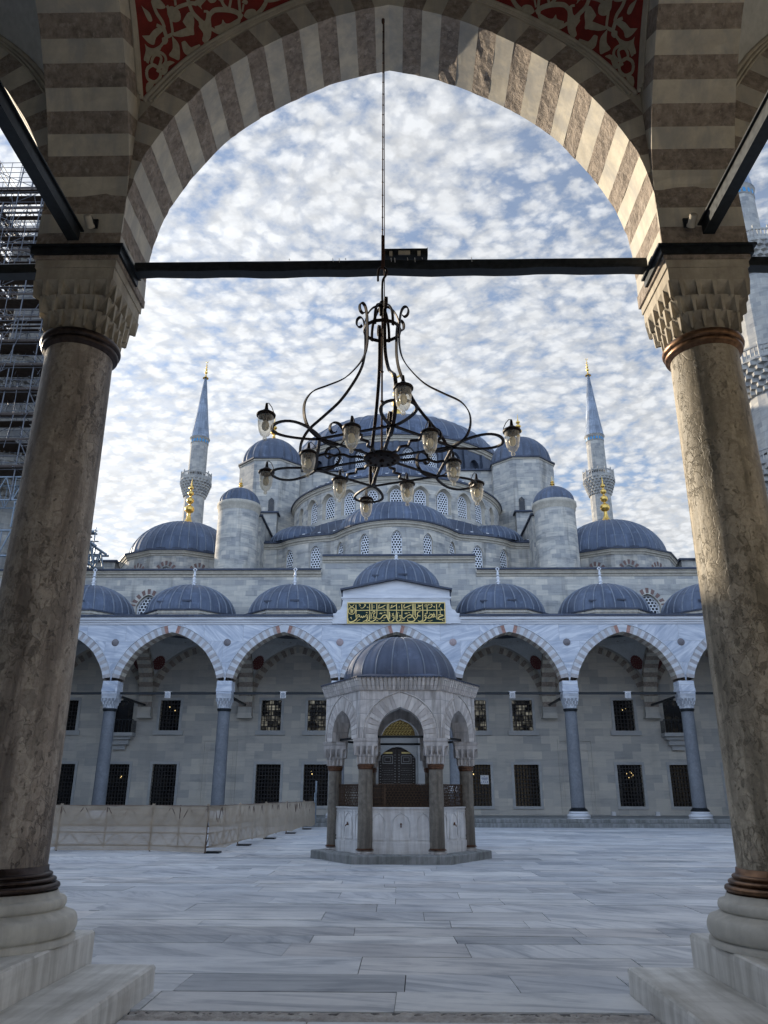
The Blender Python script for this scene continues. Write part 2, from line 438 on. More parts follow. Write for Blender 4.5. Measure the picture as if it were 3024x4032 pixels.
def panemat(name='dark_window_glass'):
    """unlit interior behind old glass: a few warm reflections of the hall"""
    M = Mat(name); uv = M.co('UV')
    a = M.noise(M.mp(uv, (1.1, .8, 1)), 2.3, 2, .5)
    c = M.ramp(a, [(.45, (.006,.007,.01)), (.62, (.02,.018,.016)), (.72, (.07,.055,.035))])
    M.col(c).rough(.15); M.b.inputs['Specular IOR Level'].default_value = .5
    return M.m
MT['pane'] = panemat()
def litpane():
    M = Mat('window_with_daylight_behind'); uv = M.co('UV')
    bc, bf = brick(M, M.mp(uv, (1,1,1)), .3, .34, .03, (0,0,0), (1,1,1), (0,0,0), bias=-.1)
    sp = M.n('SeparateXYZ'); M.l(uv, sp.inputs[0])
    f = M.ramp(M.noise(uv, 1.4, 2), [(.42, 0), (.6, 1)])
    c = M.mix(M.math('MULTIPLY', bc, 1), (.004,.004,.005), (.62,.6,.5))
    M.col((.01,.01,.012)).rough(.2)
    M.l(c, M.b.inputs['Emission Color']); M.l(M.math('MULTIPLY', f, .30), M.b.inputs['Emission Strength'])
    return M.m
MT['pane_lit'] = litpane()

def fabricmat():
    M = Mat('beige_netting_fabric'); uv = M.co('UV'); ob = M.co('Object')
    a = M.noise(ob, 1.2, 5, .6); w = M.noise(M.mp(ob, (60,60,60)), 3, 2)
    c = M.ramp(a, [(.3, (.47,.39,.295)), (.7, (.60,.505,.39))])
    M.col(c).rough(.9)
    tr = M.n('BsdfTransparent'); tl = M.n('BsdfTranslucent'); M.l(c, tl.inputs[0])
    m1 = M.n('MixShader'); m1.inputs[0].default_value = .4; M.l(M.b.outputs[0], m1.inputs[1]); M.l(tl.outputs[0], m1.inputs[2])
    m2 = M.n('MixShader'); m2.inputs[0].default_value = .26; M.l(m1.outputs[0], m2.inputs[1]); M.l(tr.outputs[0], m2.inputs[2])
    M.l(m2.outputs[0], M.nt.nodes['Material Output'].inputs[0]); M.bump(a, .4, .05)
    return M.m
MT['fabric'] = fabricmat()

def floormat():
    M = Mat('marble_paving'); at = M.n('Attribute'); at.attribute_name = 'slab'
    sp = M.n('SeparateColor'); M.l(at.outputs['Color'], sp.inputs[0])
    ob = M.co('Object')
    off = M.n('CombineXYZ'); M.l(M.math('MULTIPLY', sp.outputs[0], 83), off.inputs[0]); M.l(M.math('MULTIPLY', sp.outputs[1], 57), off.inputs[1])
    v = M.vmath('ADD', ob, off.outputs[0])
    rt = M.n('VectorRotate'); rt.rotation_type = 'Z_AXIS'; M.l(v, rt.inputs['Vector'])
    an = M.math('MULTIPLY', M.math('POWER', sp.outputs[2], 2.2), 1.2)
    M.l(an, rt.inputs['Angle'])
    v2 = rt.outputs[0]
    ns = M.noise(M.mp(v2, (.42, 2.6, 1)), 1.5, 9, .66, 1.0)
    c = M.ramp(ns, [(.30, (.33,.355,.39)), (.43, (.52,.535,.555)), (.52, (.68,.685,.69)), (.72, (.78,.78,.775))])
    c = M.mix(.9, c, M.ramp(sp.outputs[1], [(0, (.60,.62,.65)), (.5, (.92,.92,.92)), (1, (1.12,1.11,1.08))]), 'MULTIPLY')
    warm = M.mix(.35, c, M.ramp(sp.outputs[0], [(0, (.92,.97,1.06)), (.7, (1,1,1)), (1, (1.1,1.0,.94))]), 'MULTIPLY')
    dirt = M.noise(ob, .45, 6, .7)
    c = M.mix(.7, warm, M.ramp(dirt, [(.34, (.66,.68,.72)), (.55, (1,1,1)), (.75, (1.06,1.05,1.04))]), 'MULTIPLY')
    M.col(c)
    M.rough(M.ramp(M.noise(ob, 1.5, 5), [(.3, .28), (.7, .5)]))
    M.bump(M.noise(ob, 9, 5, .6), .12, .01)
    return M.m
MT['floor'] = floormat()
MT['joint'] = stone('joint_dirt', (.11,.105,.1), .3, 20)
MT['rough_strip'] = stone('rough_threshold_stone', (.42,.395,.37), .35, 7, .85, 1.0, spots=((.5,.49,.47), 5), bdist=.04)
MT['ground'] = stone('distant_ground', (.16,.16,.15), .3, .5)

# ------------------------------------------------------------------ arches and porticoes
BAY = 6.57; HB = BAY/2; TH = .445; FLOOR_Z = .45
PROF = spline([(2.85,6.95),(2.855,7.3),(2.84,7.62),(2.75,8.1),(2.59,8.5),(2.37,8.9),(2.0,9.42),(1.43,9.9),(.81,10.27),(.38,10.43),(0,10.53)], 6)
PROF = [(p[0], p[1]) for p in PROF]
def half_lookup(prof):
    L = [0]
    for a, b in zip(prof, prof[1:]): L.append(L[-1] + math.hypot(b[0]-a[0], b[1]-a[1]))
    def at(t):
        d = t*L[-1]
        for i in range(len(L)-1):
            if d <= L[i+1] + 1e-9:
                k = (d - L[i])/max(1e-9, L[i+1]-L[i])
                x = prof[i][0] + (prof[i+1][0]-prof[i][0])*k; z = prof[i][1] + (prof[i+1][1]-prof[i][1])*k
                tx = prof[i+1][0]-prof[i][0]; tz = prof[i+1][1]-prof[i][1]; l = math.hypot(tx, tz)
                return (x, z, tz/l, -tx/l)
        return (prof[-1][0], prof[-1][1], 0, 1)
    return at, L[-1]
def ext_pt(at, t, e, clamp=None):
    x, z, nx, nz = at(t)
    if t > .999: return (0, z + e*1.06)
    X = x + nx*e; Z = z + nz*e
    if X < 0: X = 0
    if clamp and X > clamp: X = clamp
    return (X, Z)

def arch_blocks(mb, T, d0, d1, e, n, mats, prof=PROF, key=.06, rough=0, clamp=None, plain=None, nd=1, both=True, seed=0, depth_front=0):
    """voussoirs along an arch; mats=(a,b) alternate; key: half width of the keystone as a fraction of the half arch"""
    at, L = half_lookup(prof); r2 = random.Random(seed)
    cuts = [k*(1-key)/n for k in range(n+1)]
    if key > 0: cuts = cuts + [1.0]
    for sg in (1, -1):
        for i in range(len(cuts)-1):
            t0, t1 = cuts[i], cuts[i+1]
            m = mats[(len(cuts)-2-i + (0 if key > 0 else 1)) % 2]
            zz = at(.5*(t0+t1))[1]
            if plain and zz < plain[0]: m = plain[1]
            amp = rough if (m == mats[1]) else rough*.12
            sub = 3
            rows = []; ext = []
            for k in range(sub+1):
                t = t0 + (t1-t0)*k/sub
                x, z, nx, nz = at(t); ext.append(ext_pt(at, t, e, clamp))
                row = []
                for j in range(nd+1):
                    d = d0 + (d1-d0)*j/nd
                    a = 0
                    if amp and 0 < k < sub or (amp and m == mats[1] and k in (0, sub)):
                        p = Vector((x*sg*3.1 + seed*7, d*3.1, z*3.1))
                        a = amp*(noise.noise(p*1.3) + .7*noise.noise(p*4.1))*(1.0 if 0 < k < sub else .5)
                    xx = x + nx*a
                    if t > .999: xx = 0
                    row.append(T(sg*xx, d, z + nz*a))
                rows.append(row)
            uvr = [[(at(t0+(t1-t0)*k/sub)[0]*0 + (d0+(d1-d0)*j/nd), (t0+(t1-t0)*k/sub)*L) for j in range(nd+1)] for k in range(sub+1)]
            mb.grid(rows, m, uvr, smooth=False)
            for (d, row_i) in ((d0, 0), (d1, nd)) if both else ((d0, 0),):
                for k in range(sub):
                    q0 = T(sg*ext[k][0], d, ext[k][1]); q1 = T(sg*ext[k+1][0], d, ext[k+1][1])
                    mb.face([rows[k][row_i], rows[k+1][row_i], q1, q0], m)
            # extrados face keeps the ring solid
            for k in range(sub):
                mb.face([T(sg*ext[k][0], d0, ext[k][1]), T(sg*ext[k+1][0], d0, ext[k+1][1]), T(sg*ext[k+1][0], d1, ext[k+1][1]), T(sg*ext[k][0], d1, ext[k][1])], m)

def spandrel(mb, T, d, e, ztop, ux, m=0, prof=PROF, uoff=0, zbot=None):
    """wall face round an arch (hole = the ring's outer edge), between u=-ux and ux"""
    at, L = half_lookup(prof); N = 40
    for sg in (1, -1):
        pts = [ext_pt(at, k/N, e, ux - .001) for k in range(N+1)]
        for a, b in zip(pts, pts[1:]):
            if abs(a[0]-b[0]) < 1e-6: continue
            q = [(sg*a[0], a[1]), (sg*b[0], b[1]), (sg*b[0], ztop), (sg*a[0], ztop)]
            mb.face([T(u, d, z) for u, z in q], m, [(u + uoff, z) for u, z in q])
        a = pts[0]
        z0 = zbot if zbot is not None else a[1]
        if ux - a[0] > .002:
            q = [(sg*a[0], z0), (sg*a[0], ztop), (sg*ux, ztop), (sg*ux, z0)]
            mb.face([T(u, d, z) for u, z in q], m, [(u + uoff, z) for u, z in q])

# capital: square block over a round neck, rows of pointed stalactite niches
def capital(mb, c, z0, z1, r0, s1, rows=3, per=5, m=0, cap_frac=.3):
    cx, cy = c
    def P(t, sz, k):      # t in 0..4 round the perimeter; k 0=circle 1=square
        a = PI/4 + t*PI/2 + PI
        ci = (math.cos(a), math.sin(a))
        q = int(t) % 4; f = t - int(t)
        sq = [(-1+2*f, -1), (1, -1+2*f), (1-2*f, 1), (-1, 1-2*f)][q]
        return (cx + sz*(ci[0]*(1-k)*1.0 + sq[0]*k), cy + sz*(ci[1]*(1-k) + sq[1]*k))
    zc = z1 - (z1-z0)*cap_frac
    N = 48
    # core
    prof = [(r0, z0, 0), (r0*.97, z0 + (zc-z0)*.2, 0), (r0*.9, z0 + (zc-z0)*.42, .3), (r0*.88 + (s1-r0)*.22, z0 + (zc-z0)*.75, .8), (s1*.88, zc, 1), (s1*.88, zc + .001, 1)]
    mb.grid([[(*P(4*k/N, sz, kk), z) for k in range(N)] for sz, z, kk in prof], m, None, closed=True, smooth=False)
    # abacus slab
    h = s1
    mb.box(cx-h, cx+h, cy-h, cy+h, zc, zc + (z1-zc)*.62, m)
    h2 = s1*1.035
    mb.box(cx-h2, cx+h2, cy-h2, cy+h2, zc + (z1-zc)*.62 + .001, z1, m)
    hh = (zc - z0)*.88/rows
    for r in range(rows):
        f0 = max(0, (r - .25)/rows); f1 = (r+1)/rows
        sz0 = (r0 + (s1-r0)*f0)*.93; sz1 = r0 + (s1-r0)*f1
        k = min(1, .05 + f1*1.0); zt = zc - (rows-1-r)*hh; zb = zt - hh*1.2
        n = 4*per; w = 2/n; o = sz1*1.03; i = sz0*.90
        def pt(t, sz, z): return (*P(t % 4, sz, k), z)
        for q in range(n):
            tc = (q + (.5 if r % 2 else 0) + .25)*4/n; b = tc + w
            # hanging blade between two niches
            a0, a1, e0, e1 = b - .30*w, b + .30*w, b - .17*w, b + .17*w
            zl = zb + hh*.12
            m_ = [pt(a0, o, zt), pt(a1, o, zt), pt(e1, o*.975, zl), pt(e0, o*.975, zl)]
            mb.face(m_, m); mb.face([m_[3], m_[2], pt(b, o*.93, zb)], m)
            mb.face([m_[1], pt(b + .42*w, i, zt - hh*.25), pt(b + .25*w, i, zb), m_[2]], m)
            mb.face([m_[0], m_[3], pt(b - .25*w, i, zb), pt(b - .42*w, i, zt - hh*.25)], m)
            # hollow niche, a pointed hood sloping back to its foot
            top = pt(tc, o, zt); back = pt(tc, i*.97, zt - hh*.75)
            l0, r0_ = pt(tc - .70*w, o, zt), pt(tc + .70*w, o, zt)
            l1, r1_ = pt(tc - .62*w, i, zb + hh*.2), pt(tc + .62*w, i, zb + hh*.2)
            mb.face([l0, top, back], m); mb.face([top, r0_, back], m); mb.face([l0, back, l1], m); mb.face([r0_, r1_, back], m)
            mb.face([l1, back, pt(tc, i*.99, zb + hh*.15)], m); mb.face([back, r1_, pt(tc, i*.99, zb + hh*.15)], m)

def torus_prof(r, z, a, b, n=8, t0=-PI/2, t1=PI/2):
    return [(r + a*math.cos(t0 + (t1-t0)*k/n), z + b*math.sin(t0 + (t1-t0)*k/n)) for k in range(n+1)]

def dome_mesh(mb, c, R, h, z0, nrib, m=0, flute=0, n=None, a0=0, a1=2*PI, rib=.045, k=1.0, ribm=None):
    N = n or max(48, nrib*2)
    prof = [(R*math.cos(PI/2*j/14)**k if j < 14 else .001, h*math.sin(PI/2*j/14)) for j in range(15)]
    mod = None
    if flute: mod = lambda a, z: 1 + flute*(abs(math.sin(a*nrib/2)) - .5)*max(0, 1 - (z/h)**2)
    mb.lathe(prof, (c[0], c[1], z0), N, m, a0, a1, mod)
    if rib:
        full = abs(a1-a0-2*PI) < 1e-6
        for q in range(nrib + (0 if full else 1)):
            a = a0 + (a1-a0)*q/nrib
            path = []
            for j in range(13):
                t = PI/2*j/13; r = R*math.cos(t)**k; 
                mm = mod(a, h*math.sin(t)) if mod else 1
                path.append((c[0] + r*mm*math.cos(a), c[1] + r*mm*math.sin(a), z0 + h*math.sin(t)))
            mb.tube(path, rib, 5, m if ribm is None else ribm)

def finial(mb, c, z0, z1, s, m=0, crescent=True, balls=3):
    """gilded alem: bell foot, bulbs of falling size, crescent"""
    H = z1 - z0; prof = [(s*1.5, 0), (s*1.45, .02*H), (s*.9, .06*H), (s*.45, .13*H), (s*.28, .2*H), (s*.26, .25*H)]
    z = .25*H; rr = s*.78
    for b in range(balls):
        hb = .155*H*(1 - .18*b)
        for j in range(1, 8):
            t = PI*j/8; prof.append((max(s*.16, rr*math.sin(t)), z + hb*(1 - math.cos(t))/2))
        z += hb; prof.append((s*.14, z + .01*H)); z += .025*H; rr *= .78
    prof += [(s*.1, z + .04*H), (s*.05, .9*H), (.004, .93*H)]
    mb.lathe(prof, (c[0], c[1], z0), 14, m)
    if crescent:
        r = .055*H; zc = z0 + H - r
        path = [(c[0] + r*math.sin(a), c[1], zc - r*math.cos(a)) for a in [(-2.5 + 5*k/16) for k in range(17)]]
        mb.tube(path, lambda t: .003*H + .012*H*math.sin(PI*t), 5, m)

def stone_finial(mb, c, z0, h, s=.2, m=0):
    prof = [(s*1.5,0),(s*1.3,.06*h),(s*.7,.13*h),(s*.4,.2*h),(s*.75,.24*h),(s*.75,.27*h),(s*.35,.31*h),(s*.55,.4*h),(s*.6,.45*h),(s*.35,.52*h),(s*.3,.56*h),(s*.62,.58*h),(s*.62,.6*h),(s*.3,.63*h),(s*.42,.7*h),(s*.25,.78*h),(s*.2,.84*h)]
    mb.lathe(prof, (c[0], c[1], z0), 12, m)
    zz = z0 + .84*h; w = s*.55; hh = .16*h
    path = [(c[0]-w*.3, c[1], zz), (c[0]-w, c[1], zz+hh*.45), (c[0], c[1], zz+hh), (c[0]+w, c[1], zz+hh*.45), (c[0]+w*.3, c[1], zz)]
    mb.tube(path, s*.2, 5, m, smooth=False)

# ---- one portico: T(u,d,z) -> world; d runs from the columns (0) to the back wall (BAY)
def xa_curve(e):
    at, L = half_lookup(PROF); return [ext_pt(at, .25 + .75*k/60, e) for k in range(61)]
PE = xa_curve(.44)
INN = HB - TH          # 2.84
def pend_levels():
    out = []
    for x, z in PE:
        if x <= INN: out.append((x, z))
    x0, z0 = out[0]
    return out
PL = pend_levels(); CROWN = PL[-1][1]
def pend_R(z):
    for (x0, z0), (x1, z1) in zip(PL, PL[1:]):
        if z <= z1:
            k = max(0, (z - z0)/max(1e-9, z1 - z0)); x = x0 + (x1-x0)*k
            return math.hypot(x, INN), x
    return INN, 0
def pendentive(mb, T, uc, su, sd, m=0, inset=0):
    rows = []
    for x, z in PL:
        r = math.hypot(x, INN) - inset; a0 = math.atan2(INN, x); a1 = math.atan2(x, INN)
        rows.append([T(uc + su*r*math.cos(a0 + (a1-a0)*k/10), HB + sd*r*math.sin(a0 + (a1-a0)*k/10), z) for k in range(11)])
    mb.grid(rows, m, None, smooth=True)
def pend_border(mb, T, uc, su, sd, m=0, off=.0, r=.03):
    """moulding that follows both edges of the pendentive"""
    for fam in (0, 1):
        path = []
        for x, z in PL:
            if x < .15: break
            if fam == 0: path.append(T(uc + su*(x - off), HB + sd*(INN - .01), z))
            else: path.append(T(uc + su*(INN - .01), HB + sd*(x - off), z))
        mb.tube(path, r, 6, m)
def pend_point(T, uc, su, sd, ang, z, proud=.012):
    r, x = pend_R(z); r -= proud
    return T(uc + su*r*math.cos(ang), HB + sd*r*math.sin(ang), z)

def vault_dome(mb, T, uc, m=0):
    rows = []
    for j in range(9):
        t = PI/2*j/8; r = max(.001, INN*math.cos(t)); z = CROWN + 2.0*math.sin(t)
        rows.append([T(uc + r*math.cos(2*PI*k/36), HB + r*math.sin(2*PI*k/36), z) for k in range(36)])
    mb.grid(rows, m, None, closed=True, smooth=True)

# ------------------------------------------------------------------ camera helper numbers (metres)
CAM = (0.075, 0.0, 1.59)
NEAR_Y = 7.04; FAR_Y = 45.0; WALL_Y = FAR_Y + BAY
Tn = lambda u, d, z: (u, NEAR_Y - d, z)
Tf = lambda u, d, z: (u, FAR_Y + d, z)
def shift(T, du): return lambda u, d, z: T(u + du, d, z)
def trans_T(T, uc): return lambda s_, dd, z: T(uc + dd, HB + s_, z)

def make_column(parent, loc, mats, r0, r1, z_base, z_shaft0, z_shaft1, z_cap1, s_cap, rows, per, base_r, ring_r, square=None, nseg=40):
    """column part: shaft mesh with base, rings and capital as sub-parts (local to its foot)"""
    shaft_m, base_m, ring_m, ring_top_m, cap_m = mats
    hs = z_shaft1 - z_shaft0
    mb = MB()
    prof = [(r0 + (r1-r0)*(k/12)**1.2, z_shaft0 + hs*k/12) for k in range(13)]
    mb.lathe(prof, (0,0,0), nseg)
    o = mb.build('column', shaft_m, None, (0,0,0)); o.parent = parent; o.location = loc
    hb = z_shaft0 - z_base
    b = MB()
    pr = [(base_r, z_base), (base_r, z_base + hb*.08)]
    pr += torus_prof(base_r*.93, z_base + hb*.24, base_r*.075, hb*.15)
    pr += [(base_r*.9, z_base + hb*.4), (base_r*.85, z_base + hb*.44)]
    pr += torus_prof(base_r*.80, z_base + hb*.53, base_r*.05, hb*.08)
    pr += [(base_r*.76, z_base + hb*.62), (base_r*.73, z_base + hb*.70), (ring_r*.98, z_base + hb*.70)]
    b.lathe(pr, (0,0,0), nseg); q = b.build('base', base_m, None, (0,0,0)); q.parent = o
    g = MB(); zz = z_base + hb*.70; hh = hb*.30
    pr = [(ring_r*.96, zz)] + torus_prof(ring_r*.93, zz + hh*.2, ring_r*.08, hh*.17) + torus_prof(ring_r*.87, zz + hh*.5, ring_r*.07, hh*.12) + torus_prof(ring_r*.82, zz + hh*.75, ring_r*.05, hh*.1) + [(r0*1.04, zz + hh*.9), (r0*1.03, zz + hh*1.15), (r0*.99, zz + hh*1.16)]
    g.lathe(pr, (0,0,0), nseg); q = g.build('base_ring', ring_m, None, (0,0,0)); q.parent = o
    g = MB(); h2 = max(.12, hs*.03)
    pr = [(r1*.99, z_shaft1 - h2*.1), (r1*1.06, z_shaft1)] + torus_prof(r1*1.08, z_shaft1 + h2*.3, r1*.07, h2*.22) + torus_prof(r1*1.1, z_shaft1 + h2*.72, r1*.11, h2*.3) + [(r1*1.0, z_shaft1 + h2*1.05)]
    g.lathe(pr, (0,0,0), nseg); q = g.build('neck_ring', ring_top_m, None, (0,0,0)); q.parent = o
    g = MB(); capital(g, (0,0), z_shaft1 + h2*.9, z_cap1, r1*1.02, s_cap, rows, per)
    q = g.build('capital', cap_m, None, (0,0,0)); q.parent = o
    return o

# ================================================================== NEAR PORTICO
near = thing('portico', (0, NEAR_Y, 0), 'near portico of striped brown and cream stone arches that frames the view', 'portico')
VM = [MT['cream'], MT['brown'], MT['moulding']]
def near_bay(b):
    T = shift(Tn, b*BAY)
    m = MB(); arch_blocks(m, T, -.45, .45, .34, 20, (0, 1), rough=.02 if b == 0 else 0, nd=7 if b == 0 else 1, key=.035, seed=b)
    m.build('court_arch', VM, near)
    w = MB()
    spandrel(w, T, -.447, .335, 11.4, HB, 0); spandrel(w, T, .447, .335, 11.4, HB, 0)
    w.face([T(-HB,-.447,11.4), T(HB,-.447,11.4), T(HB,.447,11.4), T(-HB,.447,11.4)], 0)
    w.build('arch_wall', MT['moulding'], near)
    v = MB(); vault_dome(v, T, 0); v.build('vault', MT['plaster'], near)
    for su in (-1, 1):
        for sd in (-1, 1):
            p = MB(); pendentive(p, T, 0, su, sd)
            if b == 0 and sd == -1:
                o = p.build('painted_pendentive', MT['red'], near); o['label'] = 'red pendentive painted with cream arabesques'
            else: o = p.build('pendentive', MT['plaster'], near)
            q = MB(); pend_border(q, T, 0, su, sd, 0, -.0, .032); pend_border(q, T, 0, su, sd, 0, .065, .022); pend_border(q, T, 0, su, sd, 0, .115, .014)
            k = q.build('moulding', MT['moulding'], o, origin=wloc(near))
for b in range(-3, 4): near_bay(b)
for k in range(-3, 5):
    uc = (k - .5)*BAY
    m = MB(); arch_blocks(m, trans_T(Tn, uc), -TH, TH, .34, 20, (1, 0), clamp=HB-.453, rough=.012 if k in (0, 1) else 0, nd=4 if k in (0, 1) else 1, key=.04, seed=k+20)
    m.build('transverse_arch', VM, near)
    w = MB()
    for dd in (-TH + .004, TH - .004): spandrel(w, trans_T(Tn, uc), dd, .335, 11.3, HB-.452, 0)
    w.build('transverse_wall', MT['moulding'], near)
# columns: the two seen columns have their own stone and rings
cl = make_column(near, (-HB, 0, 0), (MT['col_brown'], MT['base'], MT['bronze_dark'], MT['bronze_dark'], MT['capital']), .385, .335, .45, 1.0, 5.93, 6.86, .41, 3, 5, .675, .50)
cl['label'] = 'dark brown stone column with blackened bronze rings'
cr = make_column(near, (HB, 0, 0), (MT['col_green'], MT['base'], MT['bronze'], MT['bronze'], MT['capital']), .385, .335, .45, 1.0, 5.86, 6.79, .41, 3, 5, .675, .50)
cr['label'] = 'ochre stone column stained green, shiny bronze rings'
for k in (-3, -2, -1, 2, 3, 4):
    c = copy_tree(cl if k < 0 else cr, near); c.location = ((k - .5)*BAY, 0, 0)
    if 'label' in c: del c['label']
# impost blocks, iron collars, tie beams
for k in range(-3, 5):
    uc = (k - .5)*BAY
    m = MB(); z0 = 6.86 if k <= 0 else 6.79
    m.box(uc-.446, uc+.446, NEAR_Y-.446, NEAR_Y+.446, z0+.002, 6.955)
    m.build('impost', MT['brown'], near)
    m = MB()
    for (x0, x1, y0, y1) in ((-.475,.475,-.475,-.448), (-.475,-.448,-.446,.10), (.448,.475,-.446,.10)):
        m.box(uc+x0, uc+x1, NEAR_Y+y0, NEAR_Y+y1, z0+.045, z0+.125)
    for (x0, x1, y0, y1) in ((-.505,.505,-.505,-.448), (-.505,-.448,-.446,.10), (.448,.505,-.446,.10)):
        m.box(uc+x0, uc+x1, NEAR_Y+y0, NEAR_Y+y1, z0+.127, z0+.15)
    m.build('iron_collar', MT['iron'], near)
    # transverse tie towards the wall
    m = MB(); m.box(uc-.06, uc+.06, .5, NEAR_Y-.56, 7.0, 7.13); m.box(uc-.085, uc+.085, .5, NEAR_Y-.53, 7.132, 7.15)
    m.build('tie_beam', MT['iron'], near)
for b in range(-3, 4):
    m = MB(); x0 = b*BAY - HB + .476; x1 = b*BAY + HB - .476
    n = 24; rows = []
    for k in range(n+1):
        x = x0 + (x1-x0)*k/n; w = .008*math.sin(k*1.7 + b) + .006*math.sin(k*.7)
        pr = [(-.065,6.985+w),(.065,6.985+w),(.072,7.02),(.072,7.095+w*.5),(.05,7.118),(-.05,7.118),(-.072,7.095+w*.5),(-.072,7.02)]
        rows.append([(x, NEAR_Y + y, z) for y, z in pr])
    m.grid(rows, 0, None, closed=True, smooth=False); m.face(rows[0][::-1]); m.face(rows[-1])
    m.build('tie_beam', MT['iron'], near)
# back wall with the doorway the view is taken from, and the roof over the vaults
m = MB()
for (x0, x1, z0, z1) in ((-23.4, -1.75, 0, 11.4), (1.75, 23.4, 0, 11.4), (-1.75, 1.75, 4.7, 11.4)):
    m.box(x0, x1, -1.0, .475, z0, z1)
m.build('back_wall', MT['ashlar_dark'], near)
m = MB(); m.box(-23.4, 23.4, -1.2, 7.6, 13.05, 13.2); m.box(-23.4, 23.4, 7.35, 7.6, 11.41, 13.04); m.build('roof', MT['lead'], near)
for sx in (-1, 1):
    m = MB(); m.box(sx*23.45 - .3, sx*23.45 + .3, -1.0, 7.5, 0, 13.04); m.build('end_wall', MT['ashlar_dark'], near)

# ------------------------------------------------------------------ ground, paving, steps
m = MB(); m.box(-400, 400, -150, 900, -.6, -.06); tag(m.build('ground', MT['ground']), kind='structure')
m = MB(); m.box(-23.0, 23.0, 6.95, 43.62, -.05, -.012); tag(m.build('paving_bed', MT['joint']), kind='structure')
m = MB(); rp = random.Random(5); y = 7.0
first = [.63, .69, .84, .79, .51, .63, .58, .80, .83, .75, .85]
row = 0
while y < 43.5:
    d = first[row] if row < len(first) else rp.choice((.55, .65, .75, .85, .95))
    d = min(d, 43.6 - y); x = -23 + rp.random()*1.5; sk0 = 0
    while x < 23:
        w = rp.choice((1.0, 1.4, 1.7, 2.0, 2.4, 2.8, 3.3)); w = min(w, 23 - x)
        g = .0025 + .003*rp.random()
        z = rp.uniform(-.004, .002); sk = rp.uniform(-.02, .02)
        zz = [z + rp.uniform(-.0015, .0015) for _ in range(4)]
        i = len(m.f)
        p = [(x+g, y+g, zz[0]), (x+w-g, y+g, zz[1]), (x+w-g+sk, y+d-g, zz[2]), (x+g+sk0, y+d-g, zz[3])]; sk0 = sk
        m.face(p)
        c = (rp.random(), min(1, max(0, rp.gauss(.5, .25))), rp.random()); m.col[i] = c
        # slab edges
        for a_, b_ in ((0,1),(1,2),(2,3),(3,0)):
            m.col[len(m.f)] = c
            m.face([p[a_], (p[a_][0], p[a_][1], -.02), (p[b_][0], p[b_][1], -.02), p[b_]])
        x += w
    y += d; row += 1
tag(m.build('court_paving', MT['floor']), kind='structure')
# rough sunken threshold strip and the pale passage slabs before it
m = MB()
nx, ny = 160, 10
m.grid([[(-2.03 + 4.06*a/nx, 6.69 + .30*b/ny, -.010 + .012*noise.noise(Vector((a*.31, b*.45, 3))) + .012*noise.noise(Vector((a*.9, b*1.1, 8)))) for a in range(nx+1)] for b in range(ny+1)], 0, None, smooth=False)
tag(m.build('threshold', MT['rough_strip']), kind='structure')
m = MB()
for k, (x0, x1) in enumerate(((-2.03, -.62), (-.612, .93), (.938, 2.03))): m.box(x0, x1, 2.0, 6.705, -.05, .0)
m.box(-2.03, 2.03, -6, 1.99, -.05, .002)
tag(bevel(m.build('passage_floor', MT['marble']), .012), kind='structure')
# stepped stylobate that carries the near columns (both sides of the passage)
def rough_edge_box(x0, x1, y0, y1, z0, z1, mat, nm, seed, along='y'):
    """marble step with worn, slightly wavy nosing"""
    m = MB(); n = 60; sgn = 1 if x0 > 0 else -1
    e0, e1 = (x0, x1) if sgn > 0 else (x1, x0)      # e0 is the edge facing the passage
    rows = []
    for k in range(n+1):
        y = y0 + (y1-y0)*k/n
        a = .008*noise.noise(Vector((y*2.1, seed, 0))) + .012*max(0, noise.noise(Vector((y*5.2, seed, 4))))
        rows.append([(e0, y, z0), (e0 + sgn*a*.4, y, z1 - .05), (e0 + sgn*(.008 + a*.5), y, z1 - .014 - a*.3), (e0 + sgn*(.022 + a), y, z1 - a*.3), (e0 + sgn*.09, y, z1), (e1, y, z1)])
    m.grid(rows, 0, None, smooth=False)
    m.face([(e0, y1, z0), (e0, y1, z1-.02), (e0+sgn*.02, y1, z1), (e1, y1, z1), (e1, y1, z0)])
    return tag(m.build(nm, mat), kind='structure')
for sx in (-1, 1):
    a, b_ = (2.645, 23.2) if sx > 0 else (-23.2, -2.645)
    rough_edge_box(a, b_, .5, 7.72, 0, .45, MT['marble_worn'], 'portico_floor', 3 + sx)
    a, b_ = (2.045, 2.643) if sx > 0 else (-2.643, -2.045)
    rough_edge_box(a, b_, .5, 7.62, -.03, .2, MT['marble_worn'], 'step', 9 + sx)

